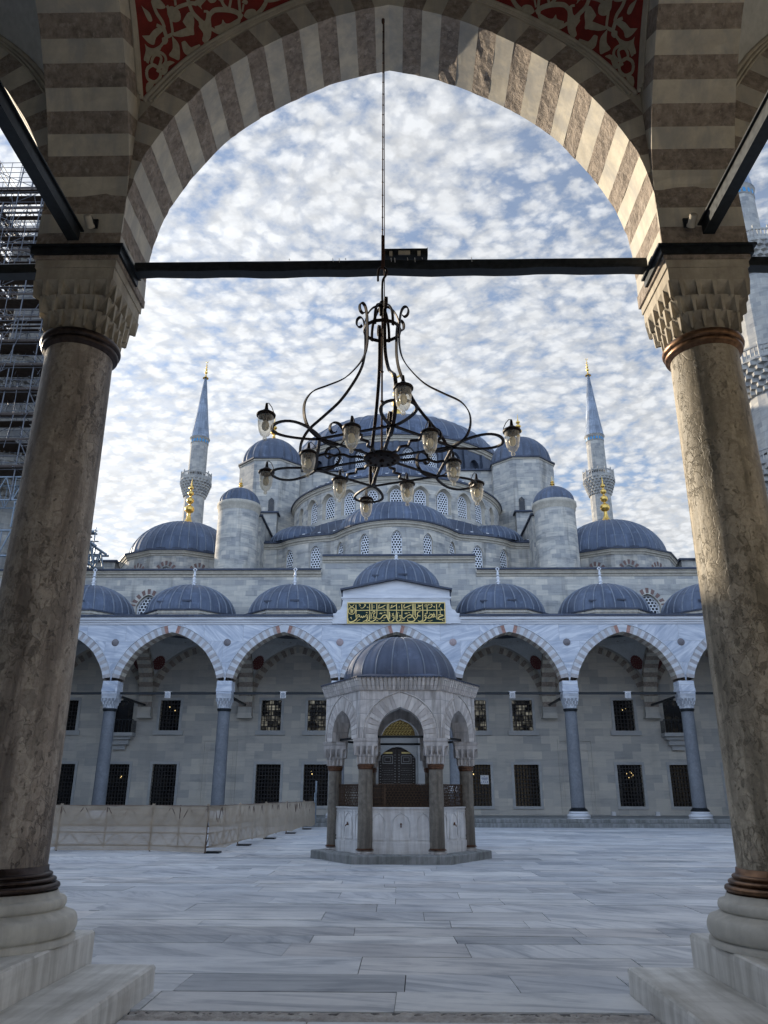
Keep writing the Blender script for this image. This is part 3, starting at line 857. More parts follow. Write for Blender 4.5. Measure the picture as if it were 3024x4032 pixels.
# ================================================================== FAR ARCADE
far = thing('arcade', (0, FAR_Y, 0), 'grey marble arcade of pointed arches with lead domes across the far side of the court', 'arcade')
FZ = .42
FM = [MT['white_v'], MT['pink_v'], MT['marble_face'], MT['red_v'], MT['brown'], MT['cream']]
ATP, LP = half_lookup(PROF)
def far_ring(m, T, seed):
    n = 21
    for sg in (1, -1):
        for i in range(n):
            t0, t1 = .18 + .82*i/n, .18 + .82*(i+1)/n
            if i == n-1: mm = 0
            elif i == n-2: mm = 3
            else: mm = (i + 1) % 2
            P = [ATP(t) for t in (t0, (t0+t1)/2, t1)]
            X = [ext_pt(ATP, t, .44, HB-.015) for t in (t0, (t0+t1)/2, t1)]
            if i == n-1: P[2] = (0, PROF[-1][1], 0, 1)
            for d in (-.468,):
                for k in (0, 1):
                    m.face([T(sg*P[k][0], d, P[k][1]), T(sg*P[k+1][0], d, P[k+1][1]), T(sg*X[k+1][0], d, X[k+1][1]), T(sg*X[k][0], d, X[k][1])], mm)
            for k in (0, 1):
                m.face([T(sg*P[k][0], -.468, P[k][1]), T(sg*P[k+1][0], -.468, P[k+1][1]), T(sg*P[k+1][0], .45, P[k+1][1]), T(sg*P[k][0], .45, P[k][1])], (4 if mm in (1, 3) else 5))
                m.face([T(sg*P[k][0], .45, P[k][1]), T(sg*P[k+1][0], .45, P[k+1][1]), T(sg*X[k+1][0], .45, X[k+1][1]), T(sg*X[k][0], .45, X[k][1])], (4 if mm in (1, 3) else 5))
    # thin moulding round the ring
    path = [T(-x, -.475, z) for x, z in [ext_pt(ATP, .2 + .8*k/30, .47, HB-.03) for k in range(31)]]
    path2 = [T(x, -.475, z) for x, z in [ext_pt(ATP, .2 + .8*k/30, .47, HB-.03) for k in range(31)]][::-1]
    m.tube(path + path2[1:], .022, 5, 0)

fw = MB()
for b in range(-3, 4):
    T = shift(Tf, b*BAY)
    m = MB(); far_ring(m, T, b); m.build('arch_ring', FM, far)
    spandrel(fw, T, -.45, .43, 10.98, HB, 0, uoff=b*BAY + 40)
    spandrel(fw, T, .452, .43, 11.3, HB, 1, uoff=b*BAY)
for k in range(-3, 5):                      # solid haunch above each capital
    uc = (k - .5)*BAY
    fw.box(uc-.43, uc+.43, FAR_Y-.452, FAR_Y+.45, 7.3, 7.72, 0)
    fw.box(uc-.455, uc+.455, FAR_Y-.475, FAR_Y+.47, 7.12, 7.3, 0)
    fw.box(uc-.43, uc+.43, FAR_Y-.452, FAR_Y+.45, 7.0, 7.118, 0)
fw.build('arch_wall', [MT['marble_face'], MT['plaster']], far)
m = MB()
for x0, x1 in ((-23.2, -3.75), (3.75, 23.2)):
    m.box(x0, x1, FAR_Y-.50, FAR_Y+.4, 10.98, 11.1); m.box(x0, x1, FAR_Y-.56, FAR_Y+.4, 11.1, 11.24); m.box(x0, x1, FAR_Y-.66, FAR_Y+.4, 11.24, 11.4)
m.build('cornice', MT['marble'], far)
m = MB()
for x0, x1 in ((-23.3, -3.7), (3.7, 23.3)):
    m.box(x0, x1, FAR_Y-.74, FAR_Y+.5, 11.4, 11.53)
m.box(-23.3, 23.3, FAR_Y+.5, WALL_Y, 11.36, 11.5)
m.build('roof', MT['lead_edge'], far)
# spandrel roundels
for k in range(-2, 4):
    uc = (k - .5)*BAY; m = MB()
    m.lathe([(.001, 0), (.2, 0), (.21, .012), (.21, .02)], (0,0,0), 24); 
    m.v = [(uc + p[0], FAR_Y - .45 - (.03 - p[2]), 9.92 + p[1]) for p in m.v]
    m.build('roundel', MT['roundel_pink'] if k in (0, 1) else MT['roundel_grey'], far)
# columns
fc = make_column(far, (-1.5*BAY, 0, 0), (MT['col_far'], MT['marble'], MT['iron'], MT['iron'], MT['capital_far']), .375, .335, FZ, .95, 6.05, 7.0, .42, 3, 4, .62, .5, nseg=24)
for k in range(-3, 5):
    if k == -1: continue
    c = copy_tree(fc, far); c.location = ((k-.5)*BAY, 0, 0)
# ties, transverse ties, vaults
for k in range(-3, 5):
    uc = (k - .5)*BAY
    m = MB(); arch_blocks(m, trans_T(Tf, uc), -TH, TH, .34, 15, (0, 1), key=.04, seed=k, clamp=HB-.47)
    m.build('transverse_arch', [MT['cream'], MT['brown']], far)
    m = MB()
    for dd in (-TH + .004, TH - .004): spandrel(m, trans_T(Tf, uc), dd, .335, 11.3, HB-.47, 0)
    m.build('transverse_wall', MT['plaster'], far)
    m = MB(); m.box(uc-.06, uc+.06, FAR_Y+.5, WALL_Y-.02, 7.0, 7.12); m.box(uc-.11, uc+.11, FAR_Y+2.3, FAR_Y+2.7, 6.93, 7.0); m.build('tie_beam', MT['iron'], far)
    m = MB(); m.box(uc-.445, uc+.445, WALL_Y-.5, WALL_Y-.003, 6.35, 6.95); m.box(uc-.5, uc+.5, WALL_Y-.55, WALL_Y-.003, 6.25, 6.348); m.build('corbel', MT['ashlar_dark'], far)
for b in range(-3, 4):
    m = MB(); m.box(b*BAY - HB + .5, b*BAY + HB - .5, FAR_Y-.06, FAR_Y+.06, 7.0, 7.13); m.build('tie_beam', MT['iron'], far)
    T = shift(Tf, b*BAY)
    v = MB(); vault_dome(v, T, 0)
    for su in (-1, 1):
        for sd in (-1, 1): pendentive(v, T, 0, su, sd)
    # painted key pattern round the foot of the little dome
    for q in range(44):
        a = 2*PI*q/44
        for (da, z0, z1) in ((0, .1, .16), (.02, .16, .3), (.05, .3, .36)):
            pts = []
            for aa, zz in ((a+da, z0), (a+da+.075, z0), (a+da+.075, z1), (a+da, z1)):
                pts.append(T((INN-.02)*math.cos(aa), HB + (INN-.02)*math.sin(aa), CROWN + zz))
            v.face(pts, 1)
    v.build('vault', [MT['plaster'], MT['brown']], far)
    for su in (-1, 1):
        m = MB(); zc = 9.75; r0, _ = pend_R(zc)
        def dp(x, z, pr=.012, su=su): return pend_point(T, 0, su, 1, PI/4 + x/r0, zc + z, pr)
        for q in range(24):
            a, a2 = 2*PI*q/24, 2*PI*(q+1)/24
            m.face([dp(0, 0), dp(.40*math.cos(a), .40*math.sin(a)), dp(.40*math.cos(a2), .40*math.sin(a2))], 0)
            am = (a + a2)/2
            m.face([dp(.40*math.cos(a), .40*math.sin(a)), dp(.47*math.cos(am), .47*math.sin(am)), dp(.40*math.cos(a2), .40*math.sin(a2))], 0)
        for ring, nn in ((.13, 6), (.27, 12)):
            for q in range(nn):
                a = 2*PI*q/nn; w = .4*PI/nn
                pts = [dp(ring*math.cos(a+o)*s_, ring*math.sin(a+o)*s_, .02) for o, s_ in ((-w, 1), (0, 1.3), (w, 1), (0, .75))]
                m.face(pts, 1)
        m.build('medallion', [MT['medal'], MT['pinkdark']], far)
    # blind arch of alternating stones on the wall behind
    m = MB(); Tb = lambda u, d, z, T=T: T(u, BAY - .03 + d, z)
    n = 17
    for sg in (1, -1):
        for i in range(n):
            t0, t1 = .1 + .9*i/n, .1 + .9*(i+1)/n
            P = [ATP(t0), ATP(t1)]; X = [ext_pt(ATP, t, .42) for t in (t0, t1)]
            if i == n-1: P[1] = (0, PROF[-1][1], 0, 1)
            m.face([Tb(sg*P[0][0]*.97, 0, P[0][1]), Tb(sg*P[1][0]*.97, 0, P[1][1]), Tb(sg*X[1][0], 0, X[1][1]), Tb(sg*X[0][0], 0, X[0][1])], i % 2)
    m.build('wall_arch', [MT['cream'], MT['brown']], far)
# domes on octagonal curbs
def portico_dome(parent, cx, cy, z0, label=None, raise_=0, R=2.85, h=2.12):
    Rv = 3.16/1.0
    m = MB(); zt = z0 + .52
    a0 = PI/8
    oc = [(cx + Rv*math.cos(a0 + q*PI/4), cy + Rv*math.sin(a0 + q*PI/4)) for q in range(8)]
    m.grid([[(x, y, z0) for x, y in oc], [(x, y, zt) for x, y in oc]], 0, None, closed=True, smooth=False)
    m.grid([[(cx + (x-cx)*1.02, cy + (y-cy)*1.02, zt - .16) for x, y in oc], [(cx + (x-cx)*1.02, cy + (y-cy)*1.02, zt) for x, y in oc]], 0, None, closed=True, smooth=False)
    d = m.build('dome_curb', MT['cream'], parent)
    m = MB()
    e = [(cx + (x-cx)*1.045, cy + (y-cy)*1.045) for x, y in oc]
    i = [(cx + (x-cx)*.9, cy + (y-cy)*.9) for x, y in oc]
    m.grid([[(x, y, zt + .001) for x, y in e], [(x, y, zt + .09) for x, y in e], [(x, y, zt + .2) for x, y in i]], 1, None, closed=True, smooth=False)
    dome_mesh(m, (cx, cy), R, h, zt + .1, 28, 0, rib=.05, ribm=2)
    for q in (-2, -1, 0, 1):                   # little snow guards near the eave
        a = -PI/2 + .30*(q + .5); rr = R*.975
        p = Vector((cx + rr*math.cos(a), cy + rr*math.sin(a), zt + .1 + h*.26))
        if q in (-2, 0): m.beam(p - Vector((.28,0,0)), p + Vector((.28,0,0)), .07, .1, 1)
    o = m.build('dome', [MT['lead'], MT['lead_edge'], MT['lead_rib']], parent)
    f = MB(); zf = zt + .1 + h
    stone_finial(f, (cx, cy), zf - .06, 1.32 if raise_ == 0 else 1.0, .2)
    f.build('finial', MT['finial_stone'], o, origin=wloc(parent))
    return o
for b in (-3, -2, -1, 1, 2, 3):
    portico_dome(far, b*BAY, FAR_Y + HB, 11.5)
# raised centre: gable, scrolls, dome, inscription
m = MB()
g = [(-3.16, 10.98), (-3.16, 13.0), (0, 13.62), (3.16, 13.0), (3.16, 10.98)]
m.face([(x, FAR_Y-.56, z) for x, z in g]); m.face([(x, FAR_Y+.6, z) for x, z in g][::-1])
for (a, b_) in zip(g, g[1:]): m.face([(a[0], FAR_Y-.56, a[1]), (b_[0], FAR_Y-.56, b_[1]), (b_[0], FAR_Y+.6, b_[1]), (a[0], FAR_Y+.6, a[1])])
for sx in (-1, 1):
    sc_ = spline([(3.16, 12.35), (3.22, 12.0), (3.30, 11.85), (3.45, 11.78), (3.55, 11.62), (3.74, 11.55), (3.76, 11.0)], 4)
    poly = [(3.162, 11.0)] + [(p[0], p[1]) for p in sc_][::-1]
    m.prism(poly, lambda x, z, d, sx=sx: (sx*x, FAR_Y - .55 + d, z), 0, .9)
for (w_, z0, z1, y) in ((3.2, 12.42, 12.5, .60), (3.24, 12.5, 12.58, .64), (3.06, 12.36, 12.42, .58)):
    m.box(-w_, w_, FAR_Y-y, FAR_Y-.5, z0, z1)
m.box(-3.1, 3.1, FAR_Y-.585, FAR_Y-.5, 10.985, 11.0)
for x0, x1, z0, z1 in ((-3.02, -2.9, 11.0, 12.36), (2.9, 3.02, 11.0, 12.36)): m.box(x0, x1, FAR_Y-.59, FAR_Y-.5, z0, z1)
m.build('gable', MT['marble'], far)
m = MB()
for sx in (-1, 1):
    a = (sx*3.3, FAR_Y-.1, 12.99); b_ = (0, FAR_Y-.1, 13.66)
    m.beam(a, b_, 1.5, .1); 
    m.box(min(sx*3.16, sx*3.24), max(sx*3.16, sx*3.24), FAR_Y-.5, FAR_Y+.5, 12.05, 13.0)
m.build('gable_coping', MT['lead_edge'], far)
m = MB(); m.box(-3.1, 3.1, FAR_Y+.62, WALL_Y-.1, 11.5, 13.2); m.build('dome_base', MT['ashlar'], far)
portico_dome(far, 0, FAR_Y + HB, 13.1, raise_=1, R=2.85, h=2.15)

# inscription: dark green panel, gilt frame and lettering drawn stroke by stroke
ix = lambda px: -2.85 + (px - 345)/(1385 - 345)*5.70
iz = lambda py: 11.02 + (425 - py)/(425 - 212)*1.2
IY = FAR_Y - .60
m = MB(); m.box(-2.85, 2.85, IY, FAR_Y-.52, 11.02, 12.22)
panel = m.build('inscription_panel', MT['greenpanel'], far); panel['label'] = 'dark green panel with gilt Arabic calligraphy over the middle arch'
m = MB()
for x0, x1, z0, z1 in ((-2.88, 2.88, 12.19, 12.25), (-2.88, 2.88, 10.99, 11.05), (-2.88, -2.83, 11.052, 12.188), (2.83, 2.88, 11.052, 12.188)):
    m.box(x0, x1, IY-.03, IY+.01, z0, z1)
m.build('gilt_frame', MT['goldpaint'], panel, origin=wloc(far))
def pen(mb, pts, w, taper=0, sm=True):
    """calligraphic stroke with thickness, in panel pixels"""
    P = spline(pts, 6) if sm and len(pts) > 2 else [Vector(p) for p in pts]
    N = len(P); rows = []
    for i in range(N):
        a = P[max(i-1, 0)]; b = P[min(i+1, N-1)]; t = (b - a); t = t.normalized() if t.length else Vector((1, 0))
        nn = Vector((-t[1], t[0])); f = i/(N-1)
        ww = w*.42*(1 - taper*abs(2*f - 1)**2)
        q0, q1 = P[i] + nn*ww, P[i] - nn*ww
        rows.append([(ix(q0[0]), IY-.004, iz(q0[1])), (ix(q0[0]), IY-.02, iz(q0[1])), (ix(q1[0]), IY-.02, iz(q1[1])), (ix(q1[0]), IY-.004, iz(q1[1]))])
    mb.grid(rows, 0, None, smooth=False)
m = MB()
for x, y0, y1 in ((433,230,368),(580,222,330),(605,222,300),(657,222,345),(785,222,385),(769,222,330),(868,224,320),(925,224,350),(1042,222,330),(1055,222,345),(1069,222,365),(1148,222,388),(1195,228,330),(1298,226,388),(595,312,385),(795,310,388),(875,312,385)):
    pen(m, [(x-1, y0), (x+1, (y0+y1)/2), (x, y1)], 11, .25, False)
pen(m, [(438,292),(700,290),(1000,291),(1335,291),(1346,280),(1342,262)], 9, .1)
# baseline words
for pts, w in (
    ([(352,378),(352,398),(370,412),(400,410),(430,392),(445,372),(438,352)], 13), ([(430,368),(446,345),(462,338),(474,346),(466,358),(440,362)], 10),
    ([(474,358),(486,366),(494,352),(500,366),(510,366),(516,350),(524,362),(534,352)], 10), ([(534,352),(544,338),(556,348),(552,362),(538,360)], 9),
    ([(556,350),(558,376),(540,400),(508,410)], 12), ([(575,330),(578,380),(566,402),(540,408)], 12),
    ([(612,326),(616,308),(628,300),(638,312),(630,328),(616,330)], 10), ([(622,330),(626,352),(640,366),(652,372)], 10),
    ([(655,345),(648,380),(622,402),(592,410),(576,398)], 12), ([(614,368),(622,356),(634,362),(630,376),(616,378)], 9),
    ([(660,372),(680,384),(704,372),(724,348),(748,340),(764,350),(756,366),(728,376)], 11), ([(768,330),(772,372),(790,406),(812,410)], 12),
    ([(818,358),(826,342),(838,346),(840,362),(826,368)], 10), ([(840,352),(842,380),(826,402),(800,410)], 12), ([(866,318),(862,372),(870,400),(890,406)], 11),
    ([(896,360),(902,346),(914,350),(914,366),(900,370)], 10), ([(914,356),(914,384),(896,404),(870,411)], 12), ([(924,348),(930,372),(948,376),(966,362)], 10),
    ([(964,364),(990,346),(1016,338),(1032,350),(1020,366),(984,374)], 11), ([(1040,330),(1044,362),(1064,388),(1050,406),(1018,412),(992,404),(984,388)], 13),
    ([(1122,306),(1100,312),(1090,334),(1100,350),(1124,352)], 11), ([(1094,350),(1084,372),(1066,390)], 10), ([(1148,385),(1136,404),(1112,410),(1096,400)], 12),
    ([(1164,358),(1170,344),(1182,348),(1182,364),(1168,368)], 10), ([(1182,354),(1180,384),(1160,404),(1136,410)], 12),
    ([(1186,366),(1212,376),(1242,362),(1250,342),(1236,334),(1214,352),(1204,372)], 11), ([(1250,366),(1268,362),(1276,344),(1266,334),(1256,344),(1266,358),(1290,362)], 10),
    ([(1300,385),(1318,388)], 10), ([(1312,344),(1336,338),(1366,346),(1330,360),(1312,374),(1326,388),(1356,386),(1382,374)], 12), ([(1336,300),(1334,318),(1342,330)], 9),
    # upper row: long slanted strokes, crowns, vowel marks
    ([(672,270),(712,256),(752,234)], 11), ([(800,268),(830,254),(860,238)], 10), ([(945,270),(985,254),(1030,234)], 11), ([(1085,266),(1112,252),(1140,238)], 10),
    ([(676,268),(680,240),(690,232)], 9), ([(950,266),(946,242),(958,230)], 9), ([(1098,232),(1108,244),(1120,236)], 8), ([(808,262),(816,240),(826,236)], 8),
    ([(480,262),(500,268),(524,252),(536,234),(528,228),(520,240)], 8), ([(462,234),(474,230),(480,240),(470,250)], 7), ([(550,262),(560,256),(566,268)], 7), ([(540,320),(552,312),(556,322)], 6),
    ([(1212,266),(1236,262),(1250,240),(1242,228),(1234,240)], 8), ([(1176,262),(1174,238),(1184,232)], 7), ([(1204,246),(1214,230),(1224,238)], 7), ([(1262,258),(1272,250),(1278,266)], 7), ([(1322,262),(1332,232),(1344,226)], 9),
    ([(686,318),(692,330),(700,318),(708,330),(714,316)], 7), ([(956,318),(962,330),(970,318),(978,330),(984,316)], 7), ([(820,322),(828,334),(838,318)], 7), ([(888,312),(898,328)], 7), ([(1172,322),(1182,332),(1190,320)], 7), ([(992,320),(1002,312),(1012,324)], 6), ([(732,318),(742,310),(748,322)], 6),
    ([(372,372),(382,362),(384,378),(392,386)], 6), ([(440,410),(456,398),(478,388)], 6), ([(648,408),(662,398),(672,410)], 6), ([(700,410),(722,398),(742,394)], 6), ([(912,410),(932,398),(956,392)], 6), ([(1200,402),(1226,406),(1252,396)], 6), ([(1352,404),(1362,398),(1364,410)], 6), ([(720,275),(732,268),(744,278)], 6), ([(990,275),(1002,268),(1012,278)], 6), ([(1108,278),(1120,272),(1130,282)], 6),
    ([(1372,290),(1380,282),(1378,300)], 8)):
    pen(m, pts, w, .45)
for x, y in ((626,245),(626,260),(897,250),(897,264),(1222,322),(1266,322)):
    pen(m, [(x-4, y), (x+4, y)], 8, 0, False)
for cx_, cy_, r_ in ((387, 296, 39), (387, 296, 34)):
    pen(m, [(cx_ + r_*math.cos(2*PI*k/16), cy_ + r_*math.sin(2*PI*k/16)) for k in range(17)], 4, 0)
for k in range(7):
    pen(m, [(362 + k*2, 280 + k*6), (378, 274 + k*7), (392, 286 + k*5), (410 - k*1.5, 278 + k*6)], 4, .3)
pen(m, [(360,228),(372,244),(386,252),(400,244),(414,228)], 7, .3); pen(m, [(387,252),(387,258)], 6, 0, False)
m.build('lettering', MT['goldpaint'], panel, origin=wloc(far))

# floor of the far arcade: two steps up from the court
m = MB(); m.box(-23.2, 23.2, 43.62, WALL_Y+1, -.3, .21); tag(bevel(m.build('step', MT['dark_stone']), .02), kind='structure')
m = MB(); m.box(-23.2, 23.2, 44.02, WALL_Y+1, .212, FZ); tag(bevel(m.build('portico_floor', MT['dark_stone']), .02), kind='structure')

# ================================================================== SIDE ARCADES of the court (outside the frame, they shade it)
def side_arcade(sx):
    r = thing('arcade', (sx*23.3, 26, 0), ('left' if sx < 0 else 'right') + ' hand arcade with lead domes closing the side of the court', 'arcade')
    L = 36.3/6; Ts = lambda u, d, z: (sx*(23.3 + d), 8.4 + L/2 + u*L/BAY, z)
    w = MB(); bw = MB()
    for b in range(6):
        T = shift(Ts, b*BAY)
        spandrel(w, T, -.45, .0, 11.4, HB, 0, zbot=7); spandrel(w, T, .45, 0, 11.4, HB, 0, zbot=7)
        arch_blocks(w, T, -.46, .45, .4, 13, (1, 2), key=.04, clamp=HB-.02)
    w.build('arch_wall', [MT['marble_face'], MT['white_v'], MT['pink_v']], r)
    for b in range(7):
        c = copy_tree(fc, r); c.location = (0, 8.4 - 26 + b*L, 0)
    m = MB(); x0, x1 = sorted((sx*(23.3 + BAY), sx*(23.3 + BAY + .9))); m.box(x0, x1, -1, 52, 0, 15.5 if sx < 0 else 12.2); m.build('back_wall', MT['ashlar_dark'], r)  # left wall made taller, out of view, to keep sun off the court floor
    m = MB(); x0, x1 = sorted((sx*22.7, sx*(23.3 + BAY + .9))); m.box(x0, x1, 7.7, 44.1, 11.4, 11.55); m.build('roof', MT['lead_edge'], r)
    for b in range(6): portico_dome(r, sx*(23.3 + HB), 8.4 + L/2 + b*L, 11.5)
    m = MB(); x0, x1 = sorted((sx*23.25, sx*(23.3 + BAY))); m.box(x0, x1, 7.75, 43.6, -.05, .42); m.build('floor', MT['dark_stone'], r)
for sx in (-1, 1): side_arcade(sx)

# ================================================================== MOSQUE
mosque = thing('mosque', (0, WALL_Y, 0), 'large grey stone mosque with stacked blue-grey lead domes and half domes beyond the arcade', 'mosque')

class Path:
    def __init__(s, pts):
        s.p = [Vector((p[0], p[1])) for p in pts]; s.L = [0]
        for a, b in zip(s.p, s.p[1:]): s.L.append(s.L[-1] + (b-a).length)
    def at(s, u, out=0):
        u = min(max(u, 0), s.L[-1] - 1e-6)
        for i in range(len(s.L)-1):
            if u <= s.L[i+1]:
                k = (u - s.L[i])/(s.L[i+1]-s.L[i]); a, b = s.p[i], s.p[i+1]
                def tang(j):
                    q0 = s.p[max(j-1, 0)]; q1 = s.p[min(j+1, len(s.p)-1)]; return (q1 - q0).normalized()
                t = (tang(i)*(1-k) + tang(i+1)*k).normalized()
                q = a + (b-a)*k
                return (q.x + t.y*out, q.y - t.x*out)     # outward = right of travel (travel +x -> faces -y)
    def find(s, x=None):
        best = min(range(400), key=lambda k: abs(s.at(s.L[-1]*k/399)[0] - x)); return s.L[-1]*best/399
def outline(uc, hw, zs, zsp, rise, n=10, pointed=True):
    pts = [(uc-hw, zs), (uc-hw, zsp)]
    for k in range(1, n):
        a = PI - PI*k/n; x = math.cos(a); z = math.sin(a)
        if pointed: z = (1 - abs(x)**1.7)**.72
        pts.append((uc + hw*x, zsp + rise*z))
    return pts + [(uc+hw, zsp), (uc+hw, zs)]

def wall_path(mb, path, z0, z1, wins, m=0, mr=0, depth=.35, step=.55, out=0):
    """wall along a path with arched openings; wins: dict(u,hw,zs,zsp,rise,splay)"""
    F = lambda u, z, o=0: (*path.at(u, out - o), z)
    wins = sorted(wins, key=lambda w: w['u']); cur = 0
    def plain(u0, u1, za, zb):
        if u1 - u0 < 1e-5: return
        n = max(1, int(math.ceil((u1-u0)/step)))
        for k in range(n):
            a, b = u0 + (u1-u0)*k/n, u0 + (u1-u0)*(k+1)/n
            mb.face([F(a, za), F(b, za), F(b, zb), F(a, zb)], m, [(a, za), (b, za), (b, zb), (a, zb)], True)
    for w in wins:
        sp = w.get('splay', 0)
        o = outline(w['u'], w['hw'] + sp, w['zs'], w['zsp'], w['rise'] + sp)
        i = outline(w['u'], w['hw'], w['zs'], w['zsp'], w['rise'])
        ul, ur = o[0][0], o[-1][0]
        plain(cur, ul, z0, z1); plain(ul, ur, z0, w['zs'])
        for (a, b) in zip(o, o[1:]):
            if abs(b[0]-a[0]) > 1e-6:
                mb.face([F(a[0], a[1]), F(b[0], b[1]), F(b[0], z1), F(a[0], z1)], m, [a, b, (b[0], z1), (a[0], z1)])
        for k in range(len(o)-1):
            mb.face([F(*o[k]), F(*o[k+1]), F(*i[k+1], depth), F(*i[k], depth)], mr)
        mb.face([F(*o[0]), F(*i[0], depth), F(*i[-1], depth), F(*o[-1])], mr)
        cur = ur
    plain(cur, path.L[-1], z0, z1)

def path_window(parent, path, w, depth=.33, out=0, mat='lattice', name='window'):
    mb = MB(); i = outline(w['u'], w['hw'], w['zs'], w['zsp'], w['rise'])
    F = lambda u, z, o: (*path.at(u, out - o), z)
    for a, b in zip(i, i[1:]):
        if abs(b[0]-a[0]) < 1e-6: continue
        q = [(a[0], w['zs']), (b[0], w['zs']), b, a]
        mb.face([F(u, z, depth-.03) for u, z in q], 0, [(u - w['u'], z - w['zs']) for u, z in q])
    o_in = outline(w['u'], w['hw']*.86, w['zs'] + .06, w['zsp'], w['rise']*.88)
    for k in range(len(i)-1):
        mb.face([F(*i[k], depth-.06), F(*i[k+1], depth-.06), F(*o_in[k+1], depth-.06), F(*o_in[k], depth-.06)], 1)
        mb.face([F(*o_in[k], depth-.06), F(*o_in[k+1], depth-.06), F(*o_in[k+1], depth-.03), F(*o_in[k], depth-.03)], 1)
    mb.face([F(*i[0], depth-.06), F(*o_in[0], depth-.06), F(*o_in[-1], depth-.06), F(*i[-1], depth-.06)], 1)
    return mb.build(name, [MT[mat], MT['finial_stone']], parent)

def cornice_path(mb, path, z, m_stone=0, m_lead=1, s=1.0, uv=True):
    """stone moulding with a lead eave, swept along a path"""
    n = max(2, int(path.L[-1]/.45))
    prof = [(.0, -.42, m_stone), (.05, -.40, m_stone), (.07, -.27, m_stone), (.16, -.22, m_stone), (.18, -.1, m_stone), (.22, -.08, m_stone), (.22, .0, m_lead), (.31, .005, m_lead), (.31, .13, m_lead), (.1, .2, m_lead), (-.6, .34, m_lead)]
    rows = [[(*path.at(path.L[-1]*k/n, o*s), z + dz*s) for o, dz, _ in prof] for k in range(n+1)]
    mb.grid(rows, 0, None, smooth=False, mfn=lambda a, b: prof[b+1][2] if prof[b][2] == prof[b+1][2] else m_stone)

# ---- front wall: plain stone above the arcade, two rows of barred windows under it
def rect_wall(mb, y, xs_, zs_, holes, m=0):
    xs = sorted(set(xs_ + [h[0] for h in holes] + [h[1] for h in holes])); zs = sorted(set(zs_ + [h[2] for h in holes] + [h[3] for h in holes]))
    for a, b in zip(xs, xs[1:]):
        for c, d in zip(zs, zs[1:]):
            xm, zm = (a+b)/2, (c+d)/2
            if any(h[0] < xm < h[1] and h[2] < zm < h[3] for h in holes): continue
            mb.face([(a, y, c), (b, y, c), (b, y, d), (a, y, d)], m)
low = [(x, .78, .95, 3.42) for x in (-21.4, -17.9, -14.85, -8.2, -5.15, 5.15, 8.2, 14.7, 18.0, 21.4)]
upp = [(x, .65, 5.5, 7.42) for x in (-21.6, -14.85, -8.2, -5.15, 5.15, 8.15, 14.72, 21.6)]
balc = [(x, .62, 5.35, 7.42) for x in (-17.9, 17.9)]
holes = [(x-h, x+h, a, b) for x, h, a, b in low + upp + balc] + [(-1.9, 1.9, FZ, 6.9)]
m = MB(); rect_wall(m, WALL_Y, [-31, 31, -6, 6], [FZ, 11.4], holes, 0)
for x0, x1, a, b in holes[:-1]:
    d = WALL_Y + .32
    m.face([(x0, WALL_Y, a), (x0, d, a), (x0, d, b), (x0, WALL_Y, b)]); m.face([(x1, WALL_Y, a), (x1, d, a), (x1, d, b), (x1, WALL_Y, b)])
    m.face([(x0, WALL_Y, a), (x1, WALL_Y, a), (x1, d, a), (x0, d, a)]); m.face([(x0, WALL_Y, b), (x1, WALL_Y, b), (x1, d, b), (x0, d, b)])
# blind niches with moulded frames beside the piers
for x in (-11.4, 11.4):
    for (hw, z1, y, t) in ((1.0, 4.85, .07, .12), (.78, 4.3, .05, .08)):
        m.box(x-hw-t, x-hw, WALL_Y-y, WALL_Y+.05, FZ, z1 - .0); m.box(x+hw, x+hw+t, WALL_Y-y, WALL_Y+.05, FZ, z1 - .0); m.box(x-hw-t, x+hw+t, WALL_Y-y-.003, WALL_Y+.05, z1, z1+t)
m.build('front_wall', MT['ashlar_dark'], mosque)
PW = Path([(-31, WALL_Y), (31, WALL_Y)])
fanw = [dict(u=31 + x, hw=.80, zs=12.5, zsp=13.72, rise=.82) for x in (-17.1, 17.15)]
m = MB(); wall_path(m, PW, 11.4, 16.15, fanw, 0, 1, .3, step=3); m.build('upper_wall', [MT['ashlar'], MT['moulding']], mosque)
def fan(parent, path, w, n=9, r0=.06, r1=.42, out=0, name='fan_stones'):
    m = MB()
    for k in range(n):
        a = PI*(k + .5)/n; da = PI/n*.30
        def pt(aa, r):
            x = math.cos(aa); z = (1 - min(1, abs(x))**1.7)**.72
            return (*path.at(w['u'] + (w['hw'] + r)*x, out + .012), w['zsp'] + (w['rise'] + r)*z)
        m.face([pt(a-da, r0), pt(a+da, r0), pt(a+da*.9, r1), pt(a-da*.9, r1)])
    return m.build(name, MT['pinkdark'], parent)
for w in fanw:
    path_window(mosque, PW, w, mat='lattice_small'); fan(mosque, PW, w)
m = MB()
cornice_path(m, Path([(-31, WALL_Y), (-5.2, WALL_Y)]), 16.2); cornice_path(m, Path([(5.55, WALL_Y), (31, WALL_Y)]), 16.2)
m.build('cornice', [MT['moulding'], MT['lead_edge']], mosque)
m = MB(); PC = Path([(-5.15, 58), (-5.15, WALL_Y), (5.5, WALL_Y), (5.5, 58)])
PC2 = Path([(-5.15, WALL_Y - .01), (5.5, WALL_Y - .01)])
wall_path(m, PC2, 11.4, 17.15, [], 0)
m.box(-5.15, 5.5, WALL_Y - .008, WALL_Y + .8, 16.0, 17.15); m.build('centre_wall', MT['ashlar'], mosque)
m = MB(); cornice_path(m, PC2, 17.2); m.build('cornice', [MT['moulding'], MT['lead_edge']], mosque)
m = MB()
for x0, x1 in ((-31, -1.95), (1.95, 31)): m.box(x0, x1, WALL_Y + .75, WALL_Y + 1.2, 0, 15.9)
